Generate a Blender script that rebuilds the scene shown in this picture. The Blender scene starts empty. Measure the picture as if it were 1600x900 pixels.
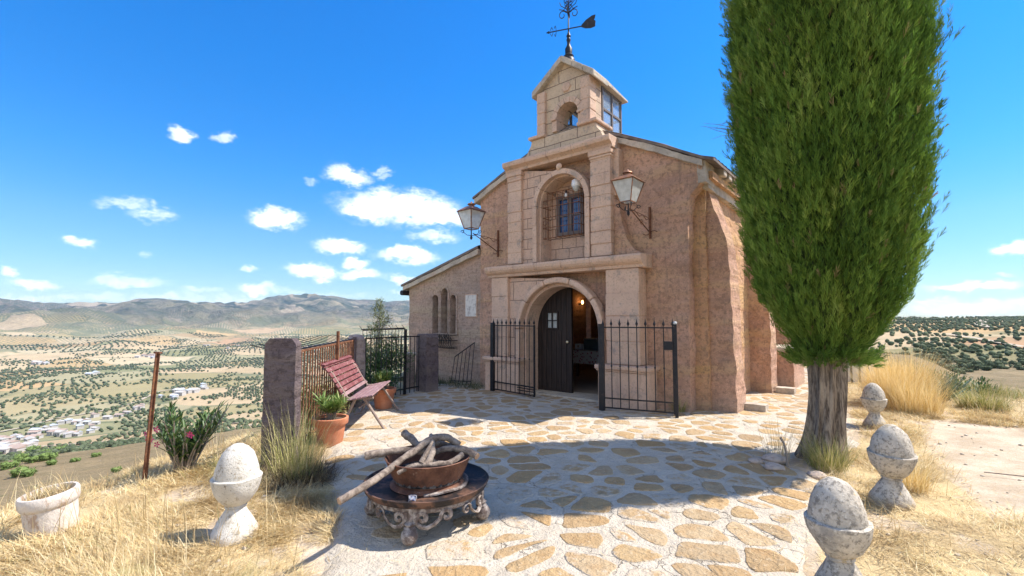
import bpy, bmesh, math, random
import numpy as np
from mathutils import Vector, Matrix, noise as mnoise
R = math.radians
random.seed(7); rng = np.random.default_rng(11)
scene = bpy.context.scene
C = scene.collection

# ------------------------------------------------------------------ camera, sky, sun, exposure
PITCH = math.atan(47/720.0)
cam_d = bpy.data.cameras.new('camera'); cam = bpy.data.objects.new('camera', cam_d); C.objects.link(cam)
cam_d.sensor_width = 36; cam_d.lens = 36*720/1600.0
cam_d.clip_start = 0.05; cam_d.clip_end = 40000
cam.location = (0, 0, 1.6); cam.rotation_euler = (R(90)+PITCH, 0, 0)
scene.camera = cam
SUN_EL, SUN_AZ = R(54), R(9)            # azimuth measured from +X towards +Y
sdir = Vector((math.cos(SUN_EL)*math.cos(SUN_AZ), math.cos(SUN_EL)*math.sin(SUN_AZ), math.sin(SUN_EL)))
sun_d = bpy.data.lights.new('sun', 'SUN'); sun_d.energy = 3.7; sun_d.angle = R(0.5); sun_d.color = (1.0, 0.94, 0.86)
sun = bpy.data.objects.new('sun', sun_d); C.objects.link(sun)
sun.rotation_euler = sdir.to_track_quat('Z', 'Y').to_euler()
scene.view_settings.view_transform = 'Standard'; scene.view_settings.look = 'None'
scene.view_settings.exposure = 1.23; scene.view_settings.gamma = 1; scene.view_settings.use_curve_mapping = False
scene.cycles.max_bounces = 6; scene.cycles.diffuse_bounces = 4; scene.cycles.transparent_max_bounces = 12
scene.cycles.volume_bounces = 0; scene.cycles.sample_clamp_indirect = 6
scene.cycles.use_denoising = True

# ------------------------------------------------------------------ node helper
class NT:
    def __init__(s, tree): s.t = tree; s.n = tree.nodes; s.l = tree.links
    def put(s, sock, v):
        if v is None: return
        if isinstance(v, bpy.types.NodeSocket): s.l.new(v, sock)
        else:
            if isinstance(v, (tuple, list)) and len(v) == 3 and sock.type == 'RGBA': v = (*v, 1)
            sock.default_value = v
    def math(s, op, a, b=None, c=None, clamp=False):
        n = s.n.new('ShaderNodeMath'); n.operation = op; n.use_clamp = clamp
        s.put(n.inputs[0], a); s.put(n.inputs[1], b); s.put(n.inputs[2], c); return n.outputs[0]
    def vmath(s, op, a, b=None, out=0):
        n = s.n.new('ShaderNodeVectorMath'); n.operation = op
        s.put(n.inputs[0], a)
        if op == 'SCALE': s.put(n.inputs[3], b)
        else: s.put(n.inputs[1], b)
        return n.outputs[out]
    def mix(s, f, a, b, mode='MIX'):
        n = s.n.new('ShaderNodeMix'); n.data_type = 'RGBA'; n.blend_type = mode
        s.put(n.inputs[0], f); s.put(n.inputs[6], a); s.put(n.inputs[7], b); return n.outputs[2]
    def noise(s, scale, detail=4, rough=.55, vec=None, dist=0, col=False):
        n = s.n.new('ShaderNodeTexNoise'); s.put(n.inputs['Scale'], scale); n.inputs['Detail'].default_value = detail
        n.inputs['Roughness'].default_value = rough; n.inputs['Distortion'].default_value = dist
        s.put(n.inputs['Vector'], vec); return n.outputs[1 if col else 0]
    def voro(s, scale, vec=None, feature='F1', rnd=1, out='Distance'):
        n = s.n.new('ShaderNodeTexVoronoi'); n.feature = feature; s.put(n.inputs['Scale'], scale)
        n.inputs['Randomness'].default_value = rnd; s.put(n.inputs['Vector'], vec); return n.outputs[out]
    def step(s, v, a, b, lo=0., hi=1.):
        n = s.n.new('ShaderNodeMapRange'); n.interpolation_type = 'SMOOTHSTEP'
        s.put(n.inputs[0], v); n.inputs[1].default_value = a; n.inputs[2].default_value = b
        n.inputs[3].default_value = lo; n.inputs[4].default_value = hi; return n.outputs[0]
    def ramp(s, f, stops):
        n = s.n.new('ShaderNodeValToRGB'); s.put(n.inputs[0], f); e = n.color_ramp.elements
        while len(e) < len(stops): e.new(.5)
        for el, (p, c) in zip(e, stops): el.position = p; el.color = (*c, 1)
        return n.outputs[0]
    def coord(s, which='Object'):
        return s.n.new('ShaderNodeTexCoord').outputs[which]
    def sep(s, v):
        n = s.n.new('ShaderNodeSeparateXYZ'); s.put(n.inputs[0], v); return n.outputs
    def comb(s, x=0, y=0, z=0):
        n = s.n.new('ShaderNodeCombineXYZ'); s.put(n.inputs[0], x); s.put(n.inputs[1], y); s.put(n.inputs[2], z); return n.outputs[0]
    def attr(s, name, out='Fac'):
        n = s.n.new('ShaderNodeAttribute'); n.attribute_name = name; return n.outputs[out]
    def bump(s, h, strength=.5, dist=.02, normal=None):
        n = s.n.new('ShaderNodeBump'); n.inputs['Strength'].default_value = strength; n.inputs['Distance'].default_value = dist
        s.put(n.inputs['Height'], h); s.put(n.inputs['Normal'], normal); return n.outputs[0]

def mat(name, fn, rough=.85, metal=0., spec=.3):
    m = bpy.data.materials.new(name); m.use_nodes = True; t = NT(m.node_tree); t.n.clear()
    o = t.n.new('ShaderNodeOutputMaterial'); b = t.n.new('ShaderNodeBsdfPrincipled')
    b.inputs['Roughness'].default_value = rough; b.inputs['Metallic'].default_value = metal
    b.inputs['Specular IOR Level'].default_value = spec
    t.l.new(b.outputs[0], o.inputs[0]); t.b = b; t.o = o
    r = fn(t)
    if r is not None:
        c, nrm = r if isinstance(r, tuple) and not isinstance(r[0], float) else (r, None)
        t.put(b.inputs['Base Color'], c)
        if nrm is not None: t.put(b.inputs['Normal'], nrm)
    return m

# ------------------------------------------------------------------ world: Nishita sky + fixed fair-weather clouds + unseen fill clouds
def ray_dir(px, py):                     # direction of a cloud seen from the terrace
    x = (px-800)/720; v = (450-py)/720
    return Vector((x, math.cos(PITCH)-v*math.sin(PITCH), math.sin(PITCH)+v*math.cos(PITCH))).normalized()
w = bpy.data.worlds.new('World'); scene.world = w; w.use_nodes = True
t = NT(w.node_tree); t.n.clear()
wo = t.n.new('ShaderNodeOutputWorld'); bg = t.n.new('ShaderNodeBackground'); t.l.new(bg.outputs[0], wo.inputs[0])
sky = t.n.new('ShaderNodeTexSky'); sky.sky_type = 'NISHITA'; sky.sun_disc = False
sky.sun_elevation = SUN_EL; sky.sun_rotation = R(90)-SUN_AZ
sky.altitude = 900; sky.air_density = 1.0; sky.dust_density = 0.25; sky.ozone_density = 2.2
bg.inputs[1].default_value = 0.11
d = t.coord('Generated'); sx, sy, sz = t.sep(d)
az = t.math('ARCTAN2', sx, sy); el = t.math('ARCSINE', sz)
base = t.comb(az, el, 0)
n1 = t.noise(14, 5, .6, vec=t.comb(az, t.math('MULTIPLY', el, 1.6), 0), col=True)
n2 = t.noise(55, 4, .65, vec=t.comb(az, t.math('MULTIPLY', el, 1.8), 3), col=True)
off = t.vmath('SCALE', t.vmath('SUBTRACT', n1, (.5, .5, .5)), .055)
off2 = t.vmath('SCALE', t.vmath('SUBTRACT', n2, (.5, .5, .5)), .020)
p = t.vmath('MULTIPLY', t.vmath('ADD', t.vmath('ADD', base, off), off2), (1, 1, 0))
clouds = [(622,325,88,22,1),(575,332,40,10,1),(690,338,40,13,.9),(432,342,42,13,1),(548,275,34,13,.75),(600,268,14,6,.4),(535,382,42,11,.95),
 (637,398,44,11,.95),(555,410,22,9,.85),(490,424,42,11,.95),(565,427,30,8,.9),(404,456,30,7,.8),(630,434,25,6,.6),(680,368,40,10,.55),
 (190,318,34,9,.45),(243,334,36,10,.5),(285,212,20,11,.75),(345,214,16,8,.5),(120,374,26,8,.65),(55,438,42,8,.75),(8,420,14,9,.6),(200,440,55,9,.55),
 (388,419,14,5,.5),(315,456,30,5,.4),(225,397,12,6,.3),(488,283,12,6,.3),(602,279,10,5,.3),(20,466,40,5,.4),(250,466,60,5,.4),(410,472,60,4,.4),(640,452,30,4,.4),(1460,470,40,6,.6),(1540,500,60,6,.5),(1580,384,38,12,.9),(1520,448,70,8,.85),(1570,428,16,4,.5),(1500,482,90,10,.8),(1590,478,40,8,.6),
 (70,462,45,4,.4),(150,468,90,7,.35),(330,468,100,7,.35),(480,460,120,5,.25)]
tot = None
for (px, py, hw, hh, k) in clouds:
    v = ray_dir(px, py); a = math.atan2(v.x, v.y); e = math.asin(v.z)
    a1 = ray_dir(px+hw, py); a0 = ray_dir(px-hw, py); e1 = ray_dir(px, py-hh); e0 = ray_dir(px, py+hh)
    da = (math.atan2(a1.x, a1.y)-math.atan2(a0.x, a0.y))/2; de = (math.asin(e1.z)-math.asin(e0.z))/2
    q = t.vmath('MULTIPLY', t.vmath('SUBTRACT', p, (a, e, 0)), (1/(da*1.15), 1/(de*1.25), 0))
    dist = t.vmath('LENGTH', q, out=1)
    f = t.step(dist, .35, 1.25, k, 0)
    tot = f if tot is None else t.math('MAXIMUM', tot, f)
fine = t.step(t.math('ADD', t.noise(42, 7, .72, vec=t.comb(az, t.math('MULTIPLY', el, 1.5), 1)), t.math('MULTIPLY', tot, .25)), .42, .66, .35, 1.0)
mask = t.math('MULTIPLY', tot, fine, clamp=True)
horiz = t.step(el, 0.0, .28, .0, 0)
hs = t.n.new('ShaderNodeHueSaturation'); hs.inputs['Saturation'].default_value = 1.38; hs.inputs['Value'].default_value = 1.18
t.l.new(sky.outputs[0], hs.inputs['Color'])
white = t.mix(t.step(t.noise(40, 3, .5, vec=p), .35, .65), (5.6, 5.9, 6.5), (7.4, 7.4, 7.4))
tint = t.ramp(t.math('DIVIDE', el, .6), [(0, (.42, .47, .50)), (.125, (.46, .51, .54)), (.28, (.56, .62, .66)), (.46, (.42, .69, .80)), (.80, (.32, .76, .92)), (1, (.36, .78, .95))])
blue = t.mix(1, hs.outputs[0], tint, 'MULTIPLY')
# unseen bright clouds added behind the viewpoint as fill light for shaded faces
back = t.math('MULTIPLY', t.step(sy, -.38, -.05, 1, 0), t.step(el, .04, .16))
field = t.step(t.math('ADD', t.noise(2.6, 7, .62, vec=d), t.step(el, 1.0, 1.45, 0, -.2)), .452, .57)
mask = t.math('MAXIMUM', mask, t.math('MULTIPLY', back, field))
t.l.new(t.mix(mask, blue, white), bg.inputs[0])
w.cycles.sampling_method = 'MANUAL'; w.cycles.sample_map_resolution = 512

# ------------------------------------------------------------------ object helpers
def tag(o, label=None, cat=None, group=None, kind=None):
    if label: o['label'] = label
    if cat: o['category'] = cat
    if group: o['group'] = group
    if kind: o['kind'] = kind
    return o
def thing(name, label, cat, loc=(0, 0, 0), rz=0, group=None):
    o = bpy.data.objects.new(name, None); C.objects.link(o); o.location = loc; o.rotation_euler = (0, 0, rz)
    o.empty_display_size = .2
    return tag(o, label, cat, group)
def copy_tree(o, parent=None):
    c = o.copy(); C.objects.link(c); c.parent = parent
    for ch in list(o.children): copy_tree(ch, c)
    return c

class MB:
    def __init__(s): s.v = []; s.f = []
    def add(s, vs, fs):
        k = len(s.v); s.v += [tuple(v) for v in vs]; s.f += [tuple(i+k for i in f) for f in fs]; return s
    def box(s, x0, x1, y0, y1, z0, z1, m=None):
        vs = [Vector((x, y, z)) for x in (x0, x1) for y in (y0, y1) for z in (z0, z1)]
        if m: vs = [m @ v for v in vs]
        return s.add(vs, [(0,1,3,2),(4,6,7,5),(0,4,5,1),(2,3,7,6),(0,2,6,4),(1,5,7,3)])
    def tube(s, pts, rad, n=8, cap=True, flat=1.0):
        pts = [Vector(p) for p in pts]; m = len(pts)
        if not hasattr(rad, '__len__'): rad = [rad]*m
        up = None; vs = []
        for i, p in enumerate(pts):
            d = (pts[min(i+1, m-1)]-pts[max(i-1, 0)]).normalized()
            if up is None:
                up = Vector((0, 0, 1)) if abs(d.z) < .9 else Vector((1, 0, 0))
            a = d.cross(up).normalized(); up = a.cross(d).normalized()
            for k in range(n):
                th = 2*math.pi*(k+.5)/n
                vs.append(p+(a*math.cos(th)+up*math.sin(th)*flat)*rad[i])
        fs = [(i*n+k, i*n+(k+1) % n, (i+1)*n+(k+1) % n, (i+1)*n+k) for i in range(m-1) for k in range(n)]
        if cap: fs += [tuple(range(n-1, -1, -1)), tuple(range((m-1)*n, m*n))]
        return s.add(vs, fs)
    def lathe(s, prof, c=(0, 0, 0), n=24, sq=None):
        vs = []
        for (r, z) in prof:
            for k in range(n):
                th = 2*math.pi*k/n; vs.append((c[0]+r*math.cos(th), c[1]+r*math.sin(th), c[2]+z))
        m = len(prof)
        fs = [(i*n+k, i*n+(k+1) % n, (i+1)*n+(k+1) % n, (i+1)*n+k) for i in range(m-1) for k in range(n)]
        fs += [tuple(range(n-1, -1, -1)), tuple(range((m-1)*n, m*n))]
        return s.add(vs, fs)
    def poly_y(s, outer, y0, y1, holes=()):          # polygon in XZ with holes, extruded in Y
        bm = bmesh.new(); edges = []
        for loop in [outer]+list(holes):
            vv = [bm.verts.new((x, y0, z)) for x, z in loop]
            edges += [bm.edges.new((vv[i], vv[(i+1) % len(vv)])) for i in range(len(vv))]
        bmesh.ops.triangle_fill(bm, use_beauty=True, use_dissolve=False, edges=edges, normal=(0, -1, 0))
        r = bmesh.ops.extrude_face_region(bm, geom=list(bm.faces))
        for v in r['geom']:
            if isinstance(v, bmesh.types.BMVert): v.co.y = y1
        bmesh.ops.recalc_face_normals(bm, faces=bm.faces)
        bm.verts.index_update()
        s.add([v.co.copy() for v in bm.verts], [tuple(v.index for v in f.verts) for f in bm.faces]); bm.free(); return s
    def poly_x(s, outer, x0, x1):                    # polygon in YZ extruded in X
        n = len(outer)
        return s.add([(x0, y, z) for y, z in outer]+[(x1, y, z) for y, z in outer],
              [tuple(range(n)), tuple(range(2*n-1, n-1, -1))]+[(i, i+n, (i+1) % n+n, (i+1) % n) for i in range(n)])
    def xf(s, m, start=0):
        s.v = s.v[:start]+[tuple(m @ Vector(v)) for v in s.v[start:]]; return s
    def build(s, name, m, parent=None, smooth=False, bevel=0, rough=0, cut=.15, rs=6.0, seg=2):
        me = bpy.data.meshes.new(name); bm = bmesh.new()
        vv = [bm.verts.new(v) for v in s.v]
        for f in s.f:
            try: bm.faces.new([vv[i] for i in f])
            except ValueError: pass
        bmesh.ops.recalc_face_normals(bm, faces=bm.faces)
        if rough:
            bmesh.ops.triangulate(bm, faces=bm.faces)
            for _ in range(7):
                le = [e for e in bm.edges if e.calc_length() > cut]
                if not le: break
                bmesh.ops.subdivide_edges(bm, edges=le, cuts=1, use_grid_fill=False)
                bmesh.ops.triangulate(bm, faces=[f for f in bm.faces if len(f.verts) > 4])
            for v in bm.verts:
                q = v.co*rs
                v.co += mnoise.noise_vector(q)*rough + mnoise.noise_vector(q*.27+Vector((9, 2, 5)))*rough*1.2
        bm.to_mesh(me); bm.free()
        if smooth:
            me.shade_smooth()
        me.materials.append(m)
        o = bpy.data.objects.new(name, me); C.objects.link(o); o.parent = parent
        if bevel:
            b = o.modifiers.new('bevel', 'BEVEL'); b.width = bevel; b.segments = seg; b.limit_method = 'ANGLE'; b.angle_limit = R(40)
        if smooth and not rough:
            try: me.set_sharp_from_angle(angle=R(50))
            except Exception: pass
        return o

def npmesh(name, verts, faces, m, parent=None, attrs=None, smooth=False):
    """verts (N,3), faces (M,k) all the same k"""
    me = bpy.data.meshes.new(name); n, k = faces.shape
    me.vertices.add(len(verts)); me.vertices.foreach_set('co', np.ascontiguousarray(verts, dtype=np.float32).ravel())
    me.loops.add(n*k); me.loops.foreach_set('vertex_index', np.ascontiguousarray(faces, dtype=np.int32).ravel())
    me.polygons.add(n); me.polygons.foreach_set('loop_start', np.arange(0, n*k, k, dtype=np.int32))
    me.polygons.foreach_set('loop_total', np.full(n, k, dtype=np.int32))
    if smooth: me.polygons.foreach_set('use_smooth', np.ones(n, dtype=bool))
    me.update(calc_edges=True)
    if attrs:
        for a, vals in attrs.items():
            at = me.attributes.new(a, 'FLOAT', 'POINT'); at.data.foreach_set('value', np.asarray(vals, dtype=np.float32))
    me.materials.append(m)
    o = bpy.data.objects.new(name, me); C.objects.link(o); o.parent = parent
    return o

def blades(P, az, lean, L, W, droop, name, m, parent=None, face=None):
    """ribbon blades: P (n,3); az heading, lean from vertical (rad) at the base, droop adds lean along the blade"""
    n = len(P); h = np.stack([np.cos(az), np.sin(az), np.zeros(n)], 1)
    side = np.stack([-np.sin(az), np.cos(az), np.zeros(n)], 1)
    if face is not None:
        side = side*np.cos(face)[:, None]+h*np.sin(face)[:, None]
    pts = [P]; ang = lean.copy(); cur = P.copy(); k = 3
    for i in range(k):
        cur = cur+(h*np.sin(ang)[:, None]+np.array([0, 0, 1])*np.cos(ang)[:, None])*(L/k)[:, None]
        pts.append(cur); ang = ang+droop/k
    wd = [1, .9, .6, .08]; V = []
    for p_, f_ in zip(pts, wd):
        V.append(p_-side*(W*f_*.5)[:, None]); V.append(p_+side*(W*f_*.5)[:, None])
    V = np.stack(V, 1).reshape(-1, 3); b = (np.arange(n)*8)[:, None]
    F = np.concatenate([b+np.array([[2*i, 2*i+1, 2*i+3, 2*i+2]]) for i in range(k)], 0)
    rv = np.repeat(rng.random(n), 8)
    return npmesh(name, V, F, m, parent, {'rv': rv}, smooth=False)

# numpy value noise
_tab = rng.random((512, 512)).astype(np.float32)
def vn(x, y):
    xi = np.floor(x).astype(int); yi = np.floor(y).astype(int); fx = x-xi; fy = y-yi
    fx = fx*fx*(3-2*fx); fy = fy*fy*(3-2*fy); g = lambda a, b: _tab[a % 512, b % 512]
    return (g(xi, yi)*(1-fx)+g(xi+1, yi)*fx)*(1-fy)+(g(xi, yi+1)*(1-fx)+g(xi+1, yi+1)*fx)*fy
def fbm(x, y, o=4, g=.5):
    s = 0; a = 1; tot_ = 0
    for i in range(o):
        s = s+a*vn(x*2**i+17*i, y*2**i+31*i); tot_ += a; a *= g
    return s/tot_
# ------------------------------------------------------------------ materials of the setting
def stain(t, c, amt=.25, sc=1.5, col=(.15, .10, .07)):
    return t.mix(t.step(t.noise(sc, 5, .6, vec=t.coord()), .5, .8, 0, amt), c, col)

PATIO = [(-1.0,-3),(-1.2,2.6),(-1.25,3.5),(-1.55,4.4),(-2.15,5.3),(-2.62,7.2),(-2.9,9.0),(-2.35,10.2),(-2.1,11.2),(-1.2,11.6),(1,13),(9,17),(9.6,14),(6.7,9.6),(5.35,7.4),(4.75,6.5),(4.3,5.95),(3.9,5.75),
         (3.25,5.5),(3.05,5.2),(3.1,4.9),(3.0,4.55),(2.55,3.9),(2.05,3.3),(1.75,2.7),(1.4,-3)]
PA = np.array(PATIO)
def poly_sd(x, y, poly=PA):              # signed distance to a polygon, positive inside
    x = np.asarray(x, float); y = np.asarray(y, float)
    d = np.full(x.shape, 1e9); ins = np.zeros(x.shape, bool); n = len(poly)
    for i in range(n):
        ax, ay = poly[i]; bx, by = poly[(i+1) % n]; ex, ey = bx-ax, by-ay
        tt = np.clip(((x-ax)*ex+(y-ay)*ey)/(ex*ex+ey*ey), 0, 1)
        d = np.minimum(d, np.hypot(x-ax-tt*ex, y-ay-tt*ey))
        c = ((ay > y) != (by > y)); xi = (bx-ax)*(y-ay)/((by-ay) if by != ay else 1e-9)+ax
        ins ^= c & (x < xi)
    return np.where(ins, d, -d)

EDGE = [(-180,30),(-70,6),(-55,5.0),(-45,5.5),(-40,5.7),(-36,6.3),(-28,6.9),(-21,9.2),(-15,12.5),(-11,16),(-6,18),(25,19),(36,18),(41,14.5),(45,13),(60,14),(90,25),(180,30)]
LEFT = [(1.25,-.7),(10,-1.9),(16,-3.4),(30,-7.0),(60,-13.6),(100,-19.8),(125,-24.3),(160,-34),(250,-60),(450,-92),(600,-117),(800,-138),(1000,-147),(1300,-152),(2000,-153),(2700,-132),(3400,-98),(4200,-50),(5000,8),(5800,76),(6600,134),(7400,180),(8200,120),(8900,60)]
RIGHT = [(1.12,-.25),(16.5,-1.2),(20,-2.8),(30,-4.6),(50,-6.6),(80,-8.2),(100,-9.2),(150,-11.8),(215,-15),(280,-17.5),(400,-15.5),(550,-12),(700,-8.0),(950,-2.0),(1250,3.4),(1500,0),(2200,-20),(4000,-20),(8900,-40)]
RIDGE = [(-70,180),(-52,.0245*7400),(-48,.0225*7400),(-46,.0190*7400),(-43,.0195*7400),(-40,.0190*7400),(-37,.0250*7400),(-35,.0262*7400),(-33,.0205*7400),(-30,.0215*7400),(-27.5,.0335*7400),(-24.5,.0410*7400),(-22.5,.0425*7400),(-20.5,.0385*7400),(-18,.0330*7400),(-15.5,.0325*7400),(-13,.0350*7400),(-8,200),(0,120)]
def prof(keys, edge, r):
    k = np.log(np.array([q[0] for q in keys[1:]])); z = np.array([q[1] for q in keys[1:]])
    lr = np.log(np.maximum(r, 1e-3)); out = np.interp(lr, k, z)
    r0 = edge*keys[0][0]; z0 = keys[0][1]                      # shoulder just past the edge
    first = np.maximum(keys[1][0], edge*1.4); zf = np.interp(np.log(first), k, z)
    out = np.where(r < first, np.interp((r-r0)/np.maximum(first-r0, .1), [0, 1], [0, 1])*(zf-z0)+z0, out)
    tt = np.clip((r-edge)/(r0-edge), 0, 1)
    out = np.where(r < r0, z0*tt*tt, out)
    return np.where(r < edge, 0, out)
def height(x, y):
    x = np.asarray(x, float); y = np.asarray(y, float)
    r = np.hypot(x, y); a = np.degrees(np.arctan2(x, y))
    edge = np.interp(a, [q[0] for q in EDGE], [q[1] for q in EDGE])
    zl = prof(LEFT, edge, r); zr = prof(RIGHT, edge, r)
    peak = np.interp(a, [q[0] for q in RIDGE], [q[1] for q in RIDGE])
    zl = np.where(r > 4600, np.where(r < 7400, zl+(peak-182)*np.clip((r-4600)/2800, 0, 1)**1.3, zl+(peak-182)), zl)
    wr = np.clip((a+4)/24, 0, 1); wr = np.where(a > 100, np.clip((180-a)/60, 0, 1), wr); wr = wr*wr*(3-2*wr)
    z = zl*(1-wr)+zr*wr
    far = np.clip((r-edge*1.2)/40, 0, 1)
    near = fbm(x*.9+50, y*.9+50, 3)-.5
    z = z+near*.10*np.clip(-poly_sd(x, y)/1.0, 0, 1)*np.where(r < 60, 1, 0)
    z = z+far*((fbm(x/9+3, y/9+3, 4)-.5)*np.clip(r/120, 0, 1)*1.3*(1-np.clip((r-200)/400, 0, 1)))
    amp = np.interp(r, [0, 60, 200, 600, 1500, 3000, 5000, 7400, 9000], [0, 0, 2.5, 7, 34, 150, 190, 60, 120])*(1-wr*.72)
    h1 = fbm(x/520+7, y/520+7, 5, .5)-.5
    z = z+amp*h1
    rid = 1-np.abs(2*fbm(x/900+21, y/900+21, 5, .55)-1)
    z = z+(rid-.6)*np.interp(r, [0, 2600, 4600, 6600, 7400, 9000], [0, 0, 150, 170, 30, 60])*(1-wr)
    rid2 = 1-np.abs(2*fbm(x/300+5, y/300+9, 4, .5)-1)
    z = z+(rid2-.6)*np.interp(r, [0, 3600, 5200, 7000, 7600, 9000], [0, 0, 70, 62, 30, 30])*(1-wr)
    tan = np.exp(-(((a-39.5)/5.5)**2+(np.log(np.maximum(r, 1)/75)/.38)**2))      # the bare knoll below the path
    z = z+tan*(5.2+2.2*(fbm(x/14+2, y/14+2, 3)-.5))
    flat = np.clip(poly_sd(x, y)/.3, 0, 1)
    return z-.02-.012*flat

def terrain_mesh():
    a = np.concatenate([np.arange(-180, -62, 3.), np.arange(-62, -52, .5), np.arange(-52, -8, .2), np.arange(-8, 30, .5), np.arange(30, 56, .22), np.arange(56, 180, 3.)])
    r = [.05, .5, 1.0, 1.5]
    while r[-1] < 8900: r.append(r[-1]*1.0135)
    r = np.array(r); A, RR = np.meshgrid(np.radians(a), r)
    X = RR*np.sin(A); Y = RR*np.cos(A); Z = height(X, Y)
    na = len(a); nr = len(r)
    V = np.stack([X.ravel(), Y.ravel(), Z.ravel()], 1)
    i = np.arange(nr-1)[:, None]*na; j = np.arange(na)[None, :]; j2 = (j+1) % na
    F = np.stack([i+j, i+j2, i+na+j2, i+na+j], -1).reshape(-1, 4)[:, ::-1]
    return V, F

def straw_mask(x, y):
    """1 where dry grass grows near the terrace, 0 on bare sand or paving"""
    x = np.asarray(x, float); y = np.asarray(y, float)
    out = np.clip(-poly_sd(x, y)/.12, 0, 1)
    n = fbm(x*1.1+4, y*1.1+4, 4)
    n2 = fbm(x*2.7+40, y*2.7+14, 3)
    # the sandy track to the right of the finials: a band bending away
    c = 4.5+.16*np.maximum(y-3, 0)                                      # inner side of the track at depth y
    far_side = np.interp(y, [0, 3, 5, 6.3, 7.0, 7.8, 9], [9, 9, 9, 8.6, 7.4, 6.6, 6.0])
    inner = np.interp(y, [0, 2.5, 3.3, 4.2, 5.2, 6.5, 8.0], [2.1, 2.45, 2.95, 3.95, 4.5, 5.5, 7.0])
    track = np.clip((x-inner)/.35, 0, 1)*np.clip((far_side-x)/.35, 0, 1)*np.clip((7.9-y)/.4, 0, 1)
    strip = np.clip(1-np.abs(y-6.9-(x-6)*.02)/.16, 0, 1)*(x > 6.3)
    patch = np.clip((n-.50)/.07, 0, 1)*np.clip((4.9-y)/.8, 0, 1)            # straw strewn over the track close by
    s = np.where(x > 0, np.maximum((1-track), patch*.75), 1)*(1-strip*.9)
    s = s*np.clip((n2-.22)/.2, .25, 1)
    return out*s

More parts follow.
